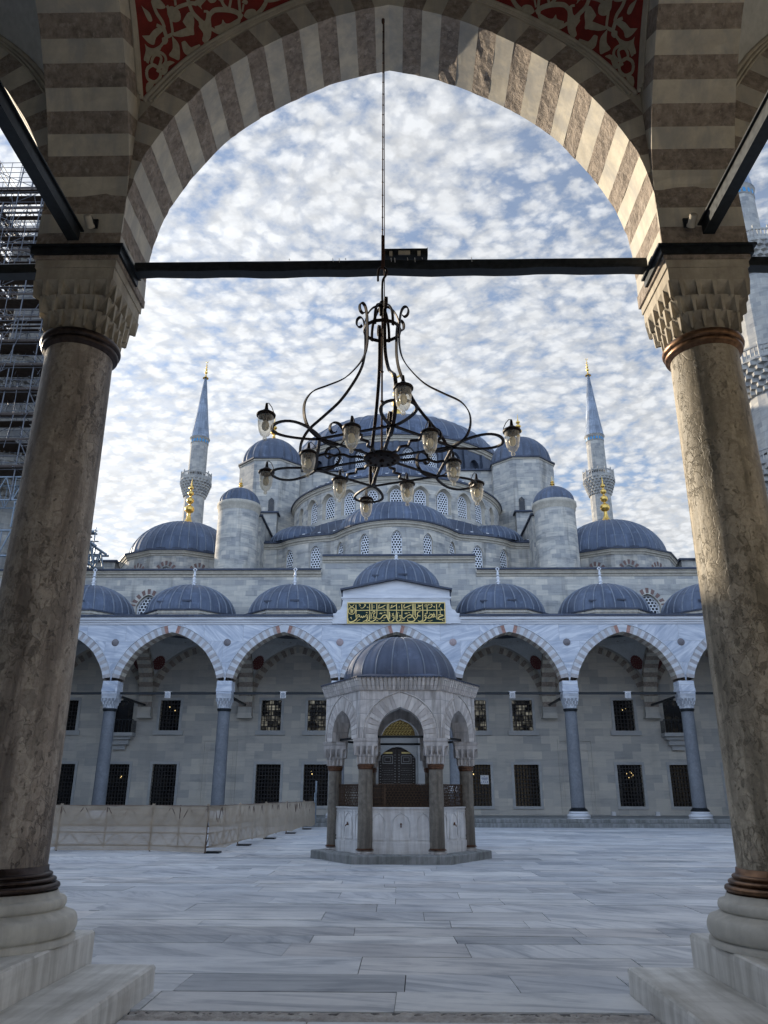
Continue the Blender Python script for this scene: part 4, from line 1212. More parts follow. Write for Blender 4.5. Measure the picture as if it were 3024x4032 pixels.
m.box(-31, -30.4, WALL_Y + 1.2, 104, 0, 15.9); m.box(30.4, 31, WALL_Y + 1.2, 104, 0, 15.9); m.box(-31, 31, 103.4, 104, 0, 15.9)
m.build('hall_wall', MT['ashlar'], mosque)
m = MB(); m.box(-31, 31, WALL_Y + .3, 104, 15.95, 16.2); m.build('terrace_roof', MT['lead'], mosque)
# parapet blocks and stair heads seen at either side of the corner domes
m = MB()
for sx in (-1, 1):
    m = MB(); x0, x1 = sorted((sx*24.5, sx*26.8)); m.box(x0, x1, 64, 70, 16.2, 20.6); m.build('stair_head', MT['ashlar'], mosque)
    m = MB(); x0, x1 = sorted((sx*11.2, sx*21)); m.box(x0, x1, 72, 90, 16.2, 24.4); m.build('side_gallery', MT['ashlar'], mosque)
m = MB()
for sx in (-1, 1):
    x0, x1 = sorted((sx*24.3, sx*27.0)); m.box(x0, x1, 63.8, 70.2, 20.6, 20.75)
    x0, x1 = sorted((sx*11.1, sx*21.2)); m.box(x0, x1, 71.8, 90, 24.4, 24.6)
m.build('gallery_roof', MT['lead_edge'], mosque)
# barred windows
def barred(x, hw, z0, z1, sill, lit=False, warm=0, nx=6, nz=8):
    m = MB(); y = WALL_Y; f = .17
    m.box(x-hw-f, x-hw-.002, y-.06, y+.1, z0-.0, z1); m.box(x+hw+.002, x+hw+f, y-.06, y+.1, z0, z1)
    m.box(x-hw-f, x+hw+f, y-.062, y+.1, z1+.002, z1+f)
    if sill: m.box(x-hw-f-.16, x+hw+f+.16, y-.12, y+.1, z0-.28, z0-.003)
    else: m.box(x-hw-f, x+hw+f, y-.064, y+.1, z0-f, z0-.003)
    w = m.build('window', MT['sill'], mosque)
    p = MB(); p.face([(x-hw, y+.3, z0), (x+hw, y+.3, z0), (x+hw, y+.3, z1), (x-hw, y+.3, z1)])
    p.build('pane', MT['pane_lit'] if lit else MT['pane'], w, origin=wloc(mosque))
    g = MB(); t = .022
    for k in range(1, nx): xx = x - hw + 2*hw*k/nx; g.box(xx-t, xx+t, y+.10, y+.10+2*t, z0, z1)
    for k in range(1, nz): zz = z0 + (z1-z0)*k/nz; g.box(x-hw, x+hw, y+.095, y+.095+2*t, zz-t, zz+t)
    g.build('grille', MT['grille_iron'], w, origin=wloc(mosque))
    if warm:
        l = MB(); r3 = random.Random(int(x*10))
        for _ in range(warm):
            cx_, cz = x + r3.uniform(-.6, .4)*hw, z0 + (z1-z0)*r3.uniform(.66, .86)
            l.lathe([(.001, -.03), (.022, 0), (.001, .04)], (cx_, y+.27, cz), 6)
        l.build('hall_lights', MT['bulb'], w, origin=wloc(mosque))
MT['sill'] = marble('grey_window_surround', (.47,.47,.455), (.36,.37,.375), vein=1.2)
def bulbmat():
    M = Mat('lit_hall_lamp'); M.col((1,.8,.4)); M.b.inputs['Emission Color'].default_value = (1,.72,.3,1); M.b.inputs['Emission Strength'].default_value = 1.6; return M.m
MT['bulb'] = bulbmat()
for (x, hw, a, b) in low: barred(x, hw, a, b, False, warm={-5.15: 3, 5.15: 3, 14.7: 6, -17.9: 2}.get(x, 0), nx=8, nz=11)
for (x, hw, a, b) in upp: barred(x, hw, a, b, True, lit=x in (-8.2, -5.15, 5.15, 8.15), warm={-14.85: 2, 14.72: 2}.get(x, 0), nx=6, nz=8)
# little balconies with iron railings at the outer pair
for (x, hw, a, b) in balc:
    m = MB(); y = WALL_Y
    m.box(x-.95, x+.95, y-.75, y-.003, 5.12, 5.33); m.box(x-.8, x+.8, y-.55, y-.003, 4.92, 5.118); m.box(x-.62, x+.62, y-.38, y-.003, 4.6, 4.918); m.box(x-.4, x+.4, y-.2, y-.003, 4.3, 4.598)
    o = m.build('balcony', MT['sill'], mosque)
    g = MB()
    for k in range(9):
        xx = x - .9 + 1.8*k/8; g.box(xx-.015, xx+.015, y-.73, y-.70, 5.335, 6.1)
    for k in range(5):
        yy = y - .7 + .66*k/4
        for xx in (x-.915, x+.885): g.box(xx, xx+.03, yy-.015, yy+.015, 5.335, 6.1)
    g.box(x-.94, x+.94, y-.74, y-.69, 6.102, 6.15)
    g.build('railing', MT['iron'], o, origin=wloc(mosque))
    p = MB(); p.face([(x-hw, y+.3, a), (x+hw, y+.3, a), (x+hw, y+.3, b), (x-hw, y+.3, b)]); p.build('pane', MT['pane'], o, origin=wloc(mosque))
# ---- portal with its walnut door
m = MB()
for x0, x1 in ((-1.9, -1.35), (1.35, 1.9)): m.box(x0, x1, WALL_Y+.0, WALL_Y+1.0, FZ, 6.9)
m.box(-1.9, 1.9, WALL_Y+1.0, WALL_Y+1.15, 4.62, 6.9)
m.box(-2.3, -1.9, WALL_Y-.2, WALL_Y+.02, FZ, 7.4); m.box(1.9, 2.3, WALL_Y-.2, WALL_Y+.02, FZ, 7.4); m.box(-2.3, 2.3, WALL_Y-.2, WALL_Y+.02, 6.9, 7.4)
ar = outline(0, 1.2, FZ, 3.75, .78, 12)
for a, b in zip(ar, ar[1:]):
    if abs(a[0]-b[0]) > 1e-6: m.face([(a[0], WALL_Y+.62, a[1]), (b[0], WALL_Y+.62, b[1]), (b[0], WALL_Y+.62, 6.9), (a[0], WALL_Y+.62, 6.9)])
for k in range(len(ar)-1): m.face([(ar[k][0], WALL_Y+.62, ar[k][1]), (ar[k+1][0], WALL_Y+.62, ar[k+1][1]), (ar[k+1][0], WALL_Y+.98, ar[k+1][1]), (ar[k][0], WALL_Y+.98, ar[k][1])])
for x0, x1 in ((-1.35, -1.2), (1.2, 1.35)): m.box(x0, x1, WALL_Y+.62, WALL_Y+.98, FZ, 6.9)
po = m.build('portal', MT['sill'], mosque)
m = MB(); lun = [(1.18*math.cos(PI*k/20), 5.25 + 1.0*math.sin(PI*k/20)) for k in range(21)]
m.face([(x, WALL_Y+.6, z) for x, z in lun], 0)
rl = random.Random(3)
for k in range(18): m.lathe([(.001, -.05), (.05, 0), (.001, .05)], (-1.1 + 2.2*k/17, WALL_Y+.58, 5.22), 8, 1)
for r_ in range(5):
    for k in range(11):
        z = 5.36 + r_*.17; hw = 1.1*math.sqrt(max(0, 1 - ((z - 5.2)/1.02)**2)); x = -1.05 + 2.1*k/10 + (.1 if r_ % 2 else 0)
        if abs(x) < hw - .06:
            m.tube([(x + .07*math.cos(a)*rl.uniform(.7, 1.2), WALL_Y+.585, z + .06*math.sin(a)) for a in (0, .9, 1.8, 2.7, 3.6, 4.6)], .02, 4, 1)
m.build('gilt_lunette', [MT['gilt_dark'] if 'gilt_dark' in MT else MT['bronze'], MT['goldpaint']], po, origin=wloc(mosque))
for sx in (-1, 1):
    m = MB(); x0, x1 = sorted((sx*.01, sx*1.19)); y = WALL_Y + .86
    m.box(x0, x1, y, y+.08, FZ, 4.5, 0)
    cx = (x0 + x1)/2
    for (hw, z0, z1, t) in ((.33, 3.5, 4.0, .03), (.2, 3.62, 3.88, .022)):     # ivory line panels
        for a0_, a1_, b0, b1 in ((-hw, hw, z1-t, z1), (-hw, hw, z0, z0+t), (-hw, -hw+t, z0+t, z1-t), (hw-t, hw, z0+t, z1-t)):
            m.box(cx+a0_, cx+a1_, y-.015, y, b0, b1, 1)
    for i in range(13):
        for j in range(20):
            ph = (i*7 + j*5 + i*j) % 4
            px_ = cx - .33 + .66*i/12 + (.025 if j % 2 else 0); pz = FZ + .25 + 2.55*j/19
            s_ = (.018, .012, .022, .009)[ph]
            m.face([(px_-s_, y-.008, pz), (px_, y-.008, pz-s_), (px_+s_, y-.008, pz), (px_, y-.008, pz+s_)], 1)
    for j in range(22):
        pz = FZ + .1 + 3.5*j/21
        for ex in (-.47, .47):
            m.face([(cx+ex-.045, y-.008, pz), (cx+ex+.045, y-.008, pz), (cx+ex+.045, y-.008, pz+.03), (cx+ex-.045, y-.008, pz+.03)], 1)
    m.box(cx-.3, cx+.3, y-.02, y, 4.12, 4.22, 2)
    m.build('door_leaf', [MT['wood'], MT['inlay'], MT['goldpaint']], po, origin=wloc(mosque))

# ---- lower tier: three shallow exedrae under an undulating eave
low_half = [(0,52.57),(.85,52.68),(1.75,52.98),(2.55,53.45),(3.3,54.1),(3.9,54.8),(4.5,55.65),(4.95,55.98),(5.4,56.08),(6.1,56.25),(7.0,56.5),(7.75,56.85),(8.5,57.35),(9.0,57.95),(9.5,58.15),(10.6,58.15),(12.5,58.15)]
low_pts = [(-x, y) for x, y in low_half[::-1]] + low_half[1:]
LPATH = Path(low_pts)
def winu(path, x): return path.find(x)
lw = [dict(u=winu(LPATH, x), hw=.42, zs=17.75, zsp=19.0, rise=.55) for x in (0, -2.35, 2.35, -4.25, 4.25, -6.25, 6.25, -8.35, 8.35)]
m = MB(); wall_path(m, LPATH, 16.1, 20.1, lw, 0, 1, .28); m.build('exedra_wall', [MT['drum'], MT['moulding']], mosque)
for w in lw: path_window(mosque, LPATH, w, .2)
m = MB(); cornice_path(m, LPATH, 20.25); m.build('exedra_eave', [MT['moulding'], MT['lead_edge']], mosque)
# upper tier: the half dome's windowed drum
HC = (0, 65.0); HR = 9.12
arc = [(HC[0] + HR*math.sin(a), HC[1] - HR*math.cos(a)) for a in [rad(-82 + 164*k/60) for k in range(61)]]
UPATH = Path(arc)
def uang(deg): return UPATH.L[-1]*(deg + 82)/164
uw = [dict(u=uang(d), hw=.5, zs=22.25, zsp=23.7, rise=.5, splay=.16) for d in (0, 12.2, -12.2, 24.4, -24.4, 36.6, -36.6, 48.8, -48.8)]
bl = [dict(u=uang(d), hw=.4, zs=22.6, zsp=23.7, rise=.45, splay=.1) for d in (61, -61)]
m = MB(); wall_path(m, UPATH, 20.2, 25.0, uw + bl, 0, 1, .34); 
# blind niches: stone back
for w in bl:
    i = outline(w['u'], w['hw'], w['zs'], w['zsp'], w['rise'])
    m.face([(*UPATH.at(u, -.25), z) for u, z in i], 0)
m.build('drum', [MT['drum'], MT['moulding']], mosque)
for w in uw: path_window(mosque, UPATH, w, .3)
# projecting hood over each drum window
m = MB()
for w in uw:
    for k in range(16):
        a0, a1 = PI - PI*k/16, PI - PI*(k+1)/16
        def hp(a, r, o): return (*UPATH.at(w['u'] + (w['hw'] + .16 + r)*math.cos(a), o), w['zsp'] + (w['rise'] + .16 + r)*((1 - abs(math.cos(a))**1.7)**.72))
        m.face([hp(a0, 0, .09), hp(a1, 0, .09), hp(a1, .1, .09), hp(a0, .1, .09)]); m.face([hp(a0, .1, .09), hp(a1, .1, .09), hp(a1, .1, -.02), hp(a0, .1, -.02)]); m.face([hp(a0, 0, .09), hp(a1, 0, .09), hp(a1, 0, -.02), hp(a0, 0, -.02)])
m.build('window_hoods', MT['moulding'], mosque)
m = MB(); cornice_path(m, UPATH, 25.05); m.build('drum_eave', [MT['moulding'], MT['lead_edge']], mosque)
# lead roofs of the tiers
m = MB(); N = 72
rows = []
for j in range(5):
    row = []
    for k in range(N+1):
        f = k/N; p = LPATH.at(LPATH.L[-1]*f, .1); q = UPATH.at(UPATH.L[-1]*f, .02); t = j/4
        row.append((p[0] + (q[0]-p[0])*t, p[1] + (q[1]-p[1])*t, 20.38 + 1.55*t))
    rows.append(row)
m.grid(rows, 0, [[(k*.4, j*.9) for k in range(N+2)] for j in range(5)], smooth=True)
for k in range(0, N+1, 2): m.tube([(r[k][0], r[k][1], r[k][2] + .02) for r in rows], .04, 4, 1)
m.build('exedra_roof', [MT['lead_roof'], MT['lead_rib']], mosque)
m = MB(); dome_mesh(m, (0, 57.15), 4.62, 2.55, 20.4, 26, 0, a0=PI, a1=2*PI, rib=.05, ribm=1); m.build('exedra_dome', [MT['lead'], MT['lead_rib']], mosque)
for sx in (-1, 1):
    m = MB(); dome_mesh(m, (sx*7.55, 59.9), 2.9, 1.75, 20.4, 20, 0, a0=PI*.95, a1=2.05*PI, rib=.05, ribm=1); m.build('exedra_dome', [MT['lead'], MT['lead_rib']], mosque)
m = MB(); dome_mesh(m, HC, 7.6, 3.75, 25.3, 40, 0, a0=PI, a1=2*PI, rib=.06, ribm=1); m.build('half_dome', [MT['lead'], MT['lead_rib']], mosque)
def guards(mb, path, z, n, out=-.02, L=.9, mm=0):
    for k in range(n):
        u = path.L[-1]*(k + .5)/n; a = path.at(u - L/2, out); b = path.at(u + L/2, out)
        mb.beam((a[0], a[1], z), (b[0], b[1], z), .05, .10, mm); mb.beam((a[0]*.7+b[0]*.3, a[1]*.7+b[1]*.3, z+.06), (a[0]*.45+b[0]*.55, a[1]*.45+b[1]*.55, z+.06), .06, .06, 1)
m = MB(); guards(m, LPATH, 20.55, 22); guards(m, UPATH, 25.36, 20); m.build('snow_guards', [MT['lead_edge'], MT['white_plastic']], mosque)
# great arch wall behind the half dome
m = MB()
for sx in (-1, 1):
    x0, x1 = sorted((sx*5.5, sx*11.6)); m.box(x0, x1, 65.2, 66.6, 16.2, 29.55)
m.box(-5.5, 5.5, 65.2, 66.6, 25.0, 29.5); m.build('great_arch_wall', MT['drum'], mosque)
m = MB(); m.box(-11.8, 11.8, 65.0, 66.9, 29.56, 29.72); m.box(-11.8, 11.8, 66.6, 78, 29.4, 29.55)
for sx in (-1, 1):
    m.hexa([(sx*9.6, 66.8, 29.56), (sx*12.8, 66.8, 29.56), (sx*12.8, 71, 29.56), (sx*9.6, 71, 29.56), (sx*10.0, 67.8, 31.6), (sx*12.0, 67.8, 30.6), (sx*12.0, 71, 30.6), (sx*10.0, 71, 32.2)])
m.build('base_roof', MT['lead_edge'], mosque)
# main drum and dome
MC = (0, 78.0); MR = 12.0
arc = [(MC[0] + MR*math.sin(a), MC[1] - MR*math.cos(a)) for a in [rad(-100 + 200*k/80) for k in range(81)]]
MPATH = Path(arc)
mw = [dict(u=MPATH.L[-1]*(d + 100)/200, hw=.52, zs=29.7, zsp=31.9, rise=.55, splay=.06) for d in (5.6, -5.6, 16.8, -16.8, 28, -28)]
mb_ = [dict(u=MPATH.L[-1]*(d + 100)/200, hw=.55, zs=29.7, zsp=31.7, rise=.5, splay=.06) for d in (39.5, -39.5)]
m = MB(); wall_path(m, MPATH, 29.4, 33.4, mw + mb_, 0, 0, .4)
for w in mb_: m.face([(*MPATH.at(u, -.38), z) for u, z in outline(w['u'], w['hw'], w['zs'], w['zsp'], w['rise'])], 1)
m.build('dome_drum', [MT['lead_drum'], MT['lead_edge']], mosque)
for w in mw: path_window(mosque, MPATH, w, .38)
m = MB()
for k in range(33):
    d = -96 + 6*k
    if abs(((d + 2.8) % 5.6)) < .1: continue
for d in (0, 11.2, -11.2, 22.4, -22.4, 33.6, -33.6, 45, -45):
    u = MPATH.L[-1]*(d + 100)/200
    a = MPATH.at(u - .25, .5); b = MPATH.at(u + .25, .5); c = MPATH.at(u + .25, -.1); e = MPATH.at(u - .25, -.1)
    m.hexa([(*a, 29.5), (*b, 29.5), (*c, 29.5), (*e, 29.5), (*MPATH.at(u-.25, .15), 33.0), (*MPATH.at(u+.25, .15), 33.0), (*c, 33.2), (*e, 33.2)])
m.build('drum_buttresses', MT['lead_drum'], mosque)
m = MB(); cornice_path(m, MPATH, 33.55, s=1.3); m.build('dome_eave', [MT['moulding'], MT['lead_edge']], mosque)
m = MB(); dome_mesh(m, MC, 11.6, 5.75, 33.85, 56, 0, n=112, rib=.075, ribm=2); guards(m, MPATH, 33.95, 22, .1, mm=1)
o = m.build('main_dome', [MT['lead'], MT['lead_edge'], MT['lead_rib']], mosque)
m = MB(); finial(m, MC, 39.3, 47.8, .78, balls=4); m.build('finial', MT['gold'], o, origin=wloc(mosque))
# weight towers
def tower(sx):
    cx, cy = sx*11.5, 65.4; Rv = 2.97
    m = MB(); a0 = PI/8
    pts = [(cx + Rv*math.cos(a0 + k*PI/4), cy + Rv*math.sin(a0 + k*PI/4)) for k in range(8)]
    L = 2*Rv*math.sin(PI/8)
    m.grid([[(*p, 16.2) for p in pts], [(*p, 29.75) for p in pts]], 0, [[(k*L, 16.2) for k in range(9)], [(k*L, 29.75) for k in range(9)]], closed=True, smooth=False)
    o = m.build('weight_tower', MT['drum'], mosque)
    e = MB()
    for s_, z0, z1, mm in ((1.02, 29.6, 29.76, 0), (1.06, 29.762, 29.9, 1)):
        q = [(cx + (x-cx)*s_, cy + (y-cy)*s_) for x, y in pts]
        e.grid([[(*p, z0) for p in q], [(*p, z1) for p in q], [(cx + (p[0]-cx)*.8, cy + (p[1]-cy)*.8, z1 + .12) for p in q]], mm, None, closed=True, smooth=False)
        e.face([(*p, z0) for p in q][::-1], mm)
    e.build('tower_eave', [MT['moulding'], MT['lead_edge']], o, origin=wloc(mosque))
    d = MB(); dome_mesh(d, (cx, cy), 2.72, 2.9, 29.95, 20, 0, flute=.085, n=132, rib=0); d.build('tower_dome', MT['lead_flute'], o, origin=wloc(mosque))
    f = MB(); finial(f, (cx, cy), 32.7, 35.7, .42, crescent=False); f.build('finial', MT['gold'], o, origin=wloc(mosque))
    # pier and stepped buttress below
    b = MB()
    x0, x1 = sorted((sx*10.25, sx*13.7)); b.box(x0, x1, 61.9, 69, 16.2, 24.3)
    x0, x1 = sorted((sx*10.5, sx*13.4)); b.box(x0, x1, 56.2, 61.88, 16.2, 21.9)
    x0, x1 = sorted((sx*11.0, sx*13.2)); b.box(x0, x1, 55.0, 58.1, 16.2, 20.2)
    b.build('buttress', MT['drum'], mosque)
    c = MB()
    x0, x1 = sorted((sx*10.1, sx*13.85)); c.box(x0, x1, 61.75, 69, 24.31, 24.45)
    x0, x1 = sorted((sx*10.38, sx*13.5)); c.box(x0, x1, 56.0, 61.89, 21.91, 22.06)
    c.build('buttress_coping', MT['lead_edge'], mosque)
    s_ = MB(); s_.face([(sx*10.9 - .25, 62.55, 24.6), (sx*10.9 + .25, 62.55, 24.6), (sx*10.9 + .25, 62.55, 25.75), (sx*10.9, 62.55, 26.0), (sx*10.9 - .25, 62.55, 25.75)])
    s_.build('doorway', MT['pane'], o, origin=wloc(mosque))
for sx in (-1, 1): tower(sx)
# round stair turrets
def turret(sx):
    cx, cy = sx*12.1, 55.4
    m = MB(); m.lathe([(1.6, 16.1), (1.58, 16.6), (1.54, 21.9)], (cx, cy, 0), 40); o = m.build('stair_turret', MT['drum'], mosque)
    e = MB(); e.lathe([(1.54, 21.8), (1.6, 21.95), (1.6, 22.15), (1.67, 22.25), (1.67, 22.5), (1.4, 22.6)], (cx, cy, 0), 80, 0, mod=lambda a, z: 1 + (.012*abs(math.sin(a*12)) if z > 22.2 else 0)); e.build('turret_cornice', MT['moulding'], o, origin=wloc(mosque))
    d = MB(); dome_mesh(d, (cx, cy), 1.52, 1.45, 22.5, 20, 0, flute=.11, n=120, rib=0); d.build('turret_dome', MT['lead_flute'], o, origin=wloc(mosque))
    f = MB(); finial(f, (cx, cy), 23.85, 24.95, .24, crescent=False, balls=2); f.build('finial', MT['gold'], o, origin=wloc(mosque))
for sx in (-1, 1): turret(sx)
# corner domes on twelve-sided drums
def corner(sx):
    cx, cy = sx*18.7, 64.9; Rv = 5.25; n = 12; a0 = PI/12
    pts = [(cx + Rv*math.cos(a0 + k*2*PI/n), cy + Rv*math.sin(a0 + k*2*PI/n)) for k in range(n)]
    order = sorted(range(n), key=lambda k: (a0 + k*2*PI/n) % (2*PI))
    P = Path([(cx + Rv*math.cos(PI + PI/12 + k*PI/6 - PI/6), cy + Rv*math.sin(PI + PI/12 + k*PI/6 - PI/6)) for k in range(8)])
    L = 2*Rv*math.sin(PI/12)
    wins = [dict(u=L*(k + .5), hw=.62, zs=17.75, zsp=18.35, rise=.62) for k in range(1, 6)]
    m = MB(); wall_path(m, P, 16.1, 20.1, wins, 0, 1, .3)
    m.grid([[(*pts[k], 16.1) for k in order[:6]], [(*pts[k], 20.1) for k in order[:6]]], 0, None, smooth=False)
    o = m.build('corner_drum', [MT['drum'], MT['moulding']], mosque)
    for w in wins: 
        q = path_window(o, P, w, .28, mat='lattice_small'); f_ = fan(o, P, w, r0=.12, r1=.5)
        for z in (q, f_):
            z.data.transform(Matrix.Translation((0,0,0)))
    e = MB(); P2 = Path([(cx + Rv*math.cos(PI + PI/12 + k*PI/6 - PI/6), cy + Rv*math.sin(PI + PI/12 + k*PI/6 - PI/6)) for k in range(8)])
    cornice_path(e, P2, 20.3); e.build('corner_eave', [MT['moulding'], MT['lead_edge']], o, origin=wloc(mosque))
    d = MB(); dome_mesh(d, (cx, cy), 4.75, 3.75, 20.55, 40, 0, rib=.055, ribm=2); guards(d, P2, 20.62, 14, -.2, .8, 1); d.build('corner_dome', [MT['lead'], MT['lead_edge'], MT['lead_rib']], o, origin=wloc(mosque))
    f = MB(); finial(f, (cx, cy), 24.15, 29.2, .56, crescent=False, balls=4); f.build('finial', MT['gold'], o, origin=wloc(mosque))
for sx in (-1, 1): corner(sx)

# ================================================================== MINARETS
def minaret(x, y, label, tiers, ztip, zcone, rcone, rs, zbase=0):
    """rs: shaft radii from the top down; tiers: balcony floor heights from the top down"""
    t = thing('minaret', (x, y, 0), label, 'minaret', 'minarets around the mosque')
    flut = lambda a, z: 1 + .012*math.cos(a*16)
    zs = [zcone] + tiers + [zbase]
    for k in range(len(zs)-1):
        m = MB(); top, bot = zs[k], zs[k+1]
        m.lathe([(rs[k]*1.03, bot + (1.2 if k < len(zs)-2 else 0)), (rs[k], top - (2.4 if k else .9))], (x, y, 0), 48, 0, mod=flut, smooth=False)
        m.build('shaft', MT['minaret'], t)
    m = MB(); m.lathe([(rs[0], zcone-.95), (rs[0]*1.05, zcone-.9), (rs[0]*1.05, zcone-.2), (rcone*1.06, zcone-.1), (rcone*1.06, zcone+.05)], (x, y, 0), 32, 0)
    c = m.build('collar', MT['minaret'], t)
    m = MB()
    for k in range(20):
        a = 2*PI*k/20; r = rs[0]*1.05 + .012; da = .09
        p = [(x + r*math.cos(a+s_), y + r*math.sin(a+s_), z) for s_, z in ((-da, zcone-.82), (da, zcone-.82), (da, zcone-.45), (0, zcone-.33), (-da, zcone-.45))]
        m.face(p)
    m.build('tile_band', MT['tile'], c, origin=wloc(t))
    m = MB(); m.lathe([(rcone*1.08, zcone), (rcone, zcone+.1), (rcone*.72, zcone + (ztip-zcone)*.28), (.14, ztip), (.0005, ztip + .02)], (x, y, 0), 32)
    for k in range(16):
        a = 2*PI*k/16; m.tube([(x + r*math.cos(a), y + r*math.sin(a), z) for r, z in ((rcone, zcone+.1), (rcone*.72, zcone + (ztip-zcone)*.28), (.14, ztip))], .025, 4, 0)
    co = m.build('spire', MT['lead_light'], t)
    m = MB(); finial(m, (x, y), ztip-.2, ztip+2.9, .3, balls=4); m.build('finial', MT['gold'], co, origin=wloc(t))
    for k, zf in enumerate(tiers):
        r0 = rs[k+1]; r1 = r0*1.52
        m = MB(); prof = [(r0*.98, zf - 2.5)]
        for j in range(6): rr = r0 + (r1-r0)*((j+1)/6)**.9; prof += [(rr, zf - 2.4 + .38*j), (rr*1.01, zf - 2.4 + .38*j + .3)]
        prof += [(r1*1.03, zf-.1), (r1*1.03, zf), (r0*.8, zf)]
        m.lathe(prof, (x, y, 0), 48, 0, mod=lambda a, z, zf=zf: 1 + (.05*math.cos(a*24 + PI*round((z - zf)/.38)) if z < zf - .15 else 0), smooth=False)
        b = m.build('balcony', MT['minaret'], t)
        m = MB(); n = 14
        for q in range(n):
            a, a2 = 2*PI*q/n, 2*PI*(q+1)/n; R_ = r1*1.0
            p0 = Vector((x + R_*math.cos(a), y + R_*math.sin(a), 0)); p1 = Vector((x + R_*math.cos(a2), y + R_*math.sin(a2), 0))
            m.box(p0.x-.07, p0.x+.07, p0.y-.07, p0.y+.07, zf+.0, zf+1.25, 0)
            m.lathe([(.02, 0), (.09, .06), (.02, .16)], (p0.x, p0.y, zf+1.25), 8, 0)
            for z0, z1 in ((.05, .2), (.92, 1.08)): m.beam((p0.x, p0.y, zf + (z0+z1)/2), (p1.x, p1.y, zf + (z0+z1)/2), .1, z1-z0, 0)
            for j in range(1, 4):
                w = p0.lerp(p1, j/4); m.box(w.x-.04, w.x+.04, w.y-.04, w.y+.04, zf+.2, zf+.92, 0)
            w0, w1 = p0.lerp(p1, .08), p0.lerp(p1, .92)
            m.face([(w0.x, w0.y, zf+.2), (w1.x, w1.y, zf+.2), (w1.x, w1.y, zf+.5), (w0.x, w0.y, zf+.5)], 0)
        m.build('balustrade', MT['minaret'], b, origin=wloc(t))
    return t
minaret(-29.15, 103, 'slender far minaret with grey cone spire, left of the domes', [44.2, 32.5, 21], 61.6, 51.1, 1.36, [1.25, 1.42, 1.5, 1.6])
minaret(29.15, 103, 'slender far minaret with grey cone spire, right of the domes', [44.2, 32.5, 21], 61.6, 51.1, 1.36, [1.25, 1.42, 1.5, 1.6])
minaret(29.25, 53, 'tall fluted minaret close behind the right hand column, three balconies', [43.2, 32.6, 24.2], 61.6, 49.9, 1.36, [1.28, 1.72, 1.95, 2.1])
lm = minaret(-29.25, 53, 'minaret wrapped in scaffolding behind the left hand column', [43.2, 32.6, 24.2], 61.6, 49.9, 1.36, [1.28, 1.72, 1.95, 2.1])

# ================================================================== SCAFFOLDING round the near left minaret
scf = thing('scaffolding', (-29.5, 53, 16.2), 'steel tube scaffolding with board decks wrapped round the left minaret', 'scaffolding')
xs = [-34.2, -32.2, -30.2, -28.2, -26.4, -25.3]; ys = [48.6, 50.2, 52.2, 54.2, 56.0, 57.6]
rs_ = random.Random(9)
lev = [22.8 + 2.02*k for k in range(14)]
def ztop(i, j): return lev[-1] + (.9 if (i + j) % 3 else 2.4) - (4.0 if i == 5 else 0) - (2 if j in (0,) and i == 4 else 0)
m = MB()
for i, x in enumerate(xs):
    for j, y in enumerate(ys):
        if 1 <= i <= 3 and 2 <= j <= 3 and not (i == 3 and j == 3): continue
        m.tube([(x, y, 20.4), (x, y, ztop(i, j))], .05, 5)
m.build('standards', MT['steel'], scf)
m = MB()
for k, z in enumerate(lev):
    for zz in (z + .95, z + .45, z - .06):
        for j in (0, 1, 4, 5): m.tube([(xs[0]-.4, ys[j], zz), (xs[-1]+.2 if z < lev[-3] else xs[-2]+.3, ys[j], zz)], .035, 4)
        for i in (0, 1, 4, 5):
            if i == 5 and z > lev[-3]: continue
            m.tube([(xs[i], ys[0]-.4, zz + .05), (xs[i], ys[-1]+.4, zz + .05)], .035, 4)
m.build('ledgers', MT['steel'], scf)
m = MB()
for k in range(0, 13):
    z = lev[k]
    for j in (0, 1, 5):
        a, b = (1, 3) if k % 2 else (3, 1)
        m.tube([(xs[a], ys[j], z), (xs[b], ys[j], z + 2.0)], .03, 4)
        m.tube([(xs[4 if k % 2 else 5], ys[j], z), (xs[5 if k % 2 else 4], ys[j], z + 2.0)], .03, 4)
    for i in (4, 5): m.tube([(xs[i], ys[0 if k % 2 else 2], z), (xs[i], ys[2 if k % 2 else 0], z + 2)], .03, 4)
for k in range(0, 13):
    z = lev[k]
    for q in range(7):
        x = xs[0] + (xs[-1]-xs[0])*rs_.random(); y = rs_.choice(ys[:2]) + rs_.uniform(-.3, .3)
        m.tube([(x, y, z - .5), (x + rs_.uniform(-1.6, 1.6), y, z + 2.6)], .026, 4)
        y = ys[0] + (ys[-1]-ys[0])*rs_.random(); x = rs_.choice(xs[3:]) + rs_.uniform(-.3, .3)
        m.tube([(x, y, z - .4), (x, y + rs_.uniform(-2, 2), z + 2.4)], .026, 4)
    for q in range(4):
        x = xs[0] + (xs[-1]-xs[0])*rs_.random(); m.tube([(x, ys[0]-.5, z), (x, ys[0]-.5, z + 2.5)], .028, 4)
m.build('braces', MT['steel'], scf)
for k, z in enumerate(lev[:-1]):
    m = MB()
    for j in range(8):
        y0 = ys[0] - .2 + j*.24
        if rs_.random() < (.95 if k < 6 else .55): m.box(xs[0]-.3, xs[-1] - (0 if rs_.random() < .8 else 1.4), y0, y0+.22, z, z+.05)
    for j in range(7):
        x0 = xs[4] - .1 + j*.24
        if rs_.random() < (.85 if k < 6 else .4): m.box(x0, x0+.22, ys[0]+1.9, ys[-1], z+.002, z+.052)
        if rs_.random() < .7: m.box(xs[0] + j*.24, xs[0] + j*.24 + .22, ys[0]+1.9, ys[-1], z+.002, z+.052)
    m.box(xs[0]-.3, xs[-1], ys[0]-.24, ys[0]-.21, z+.052, z+.2)
    m.build('deck', MT['deck'], scf)
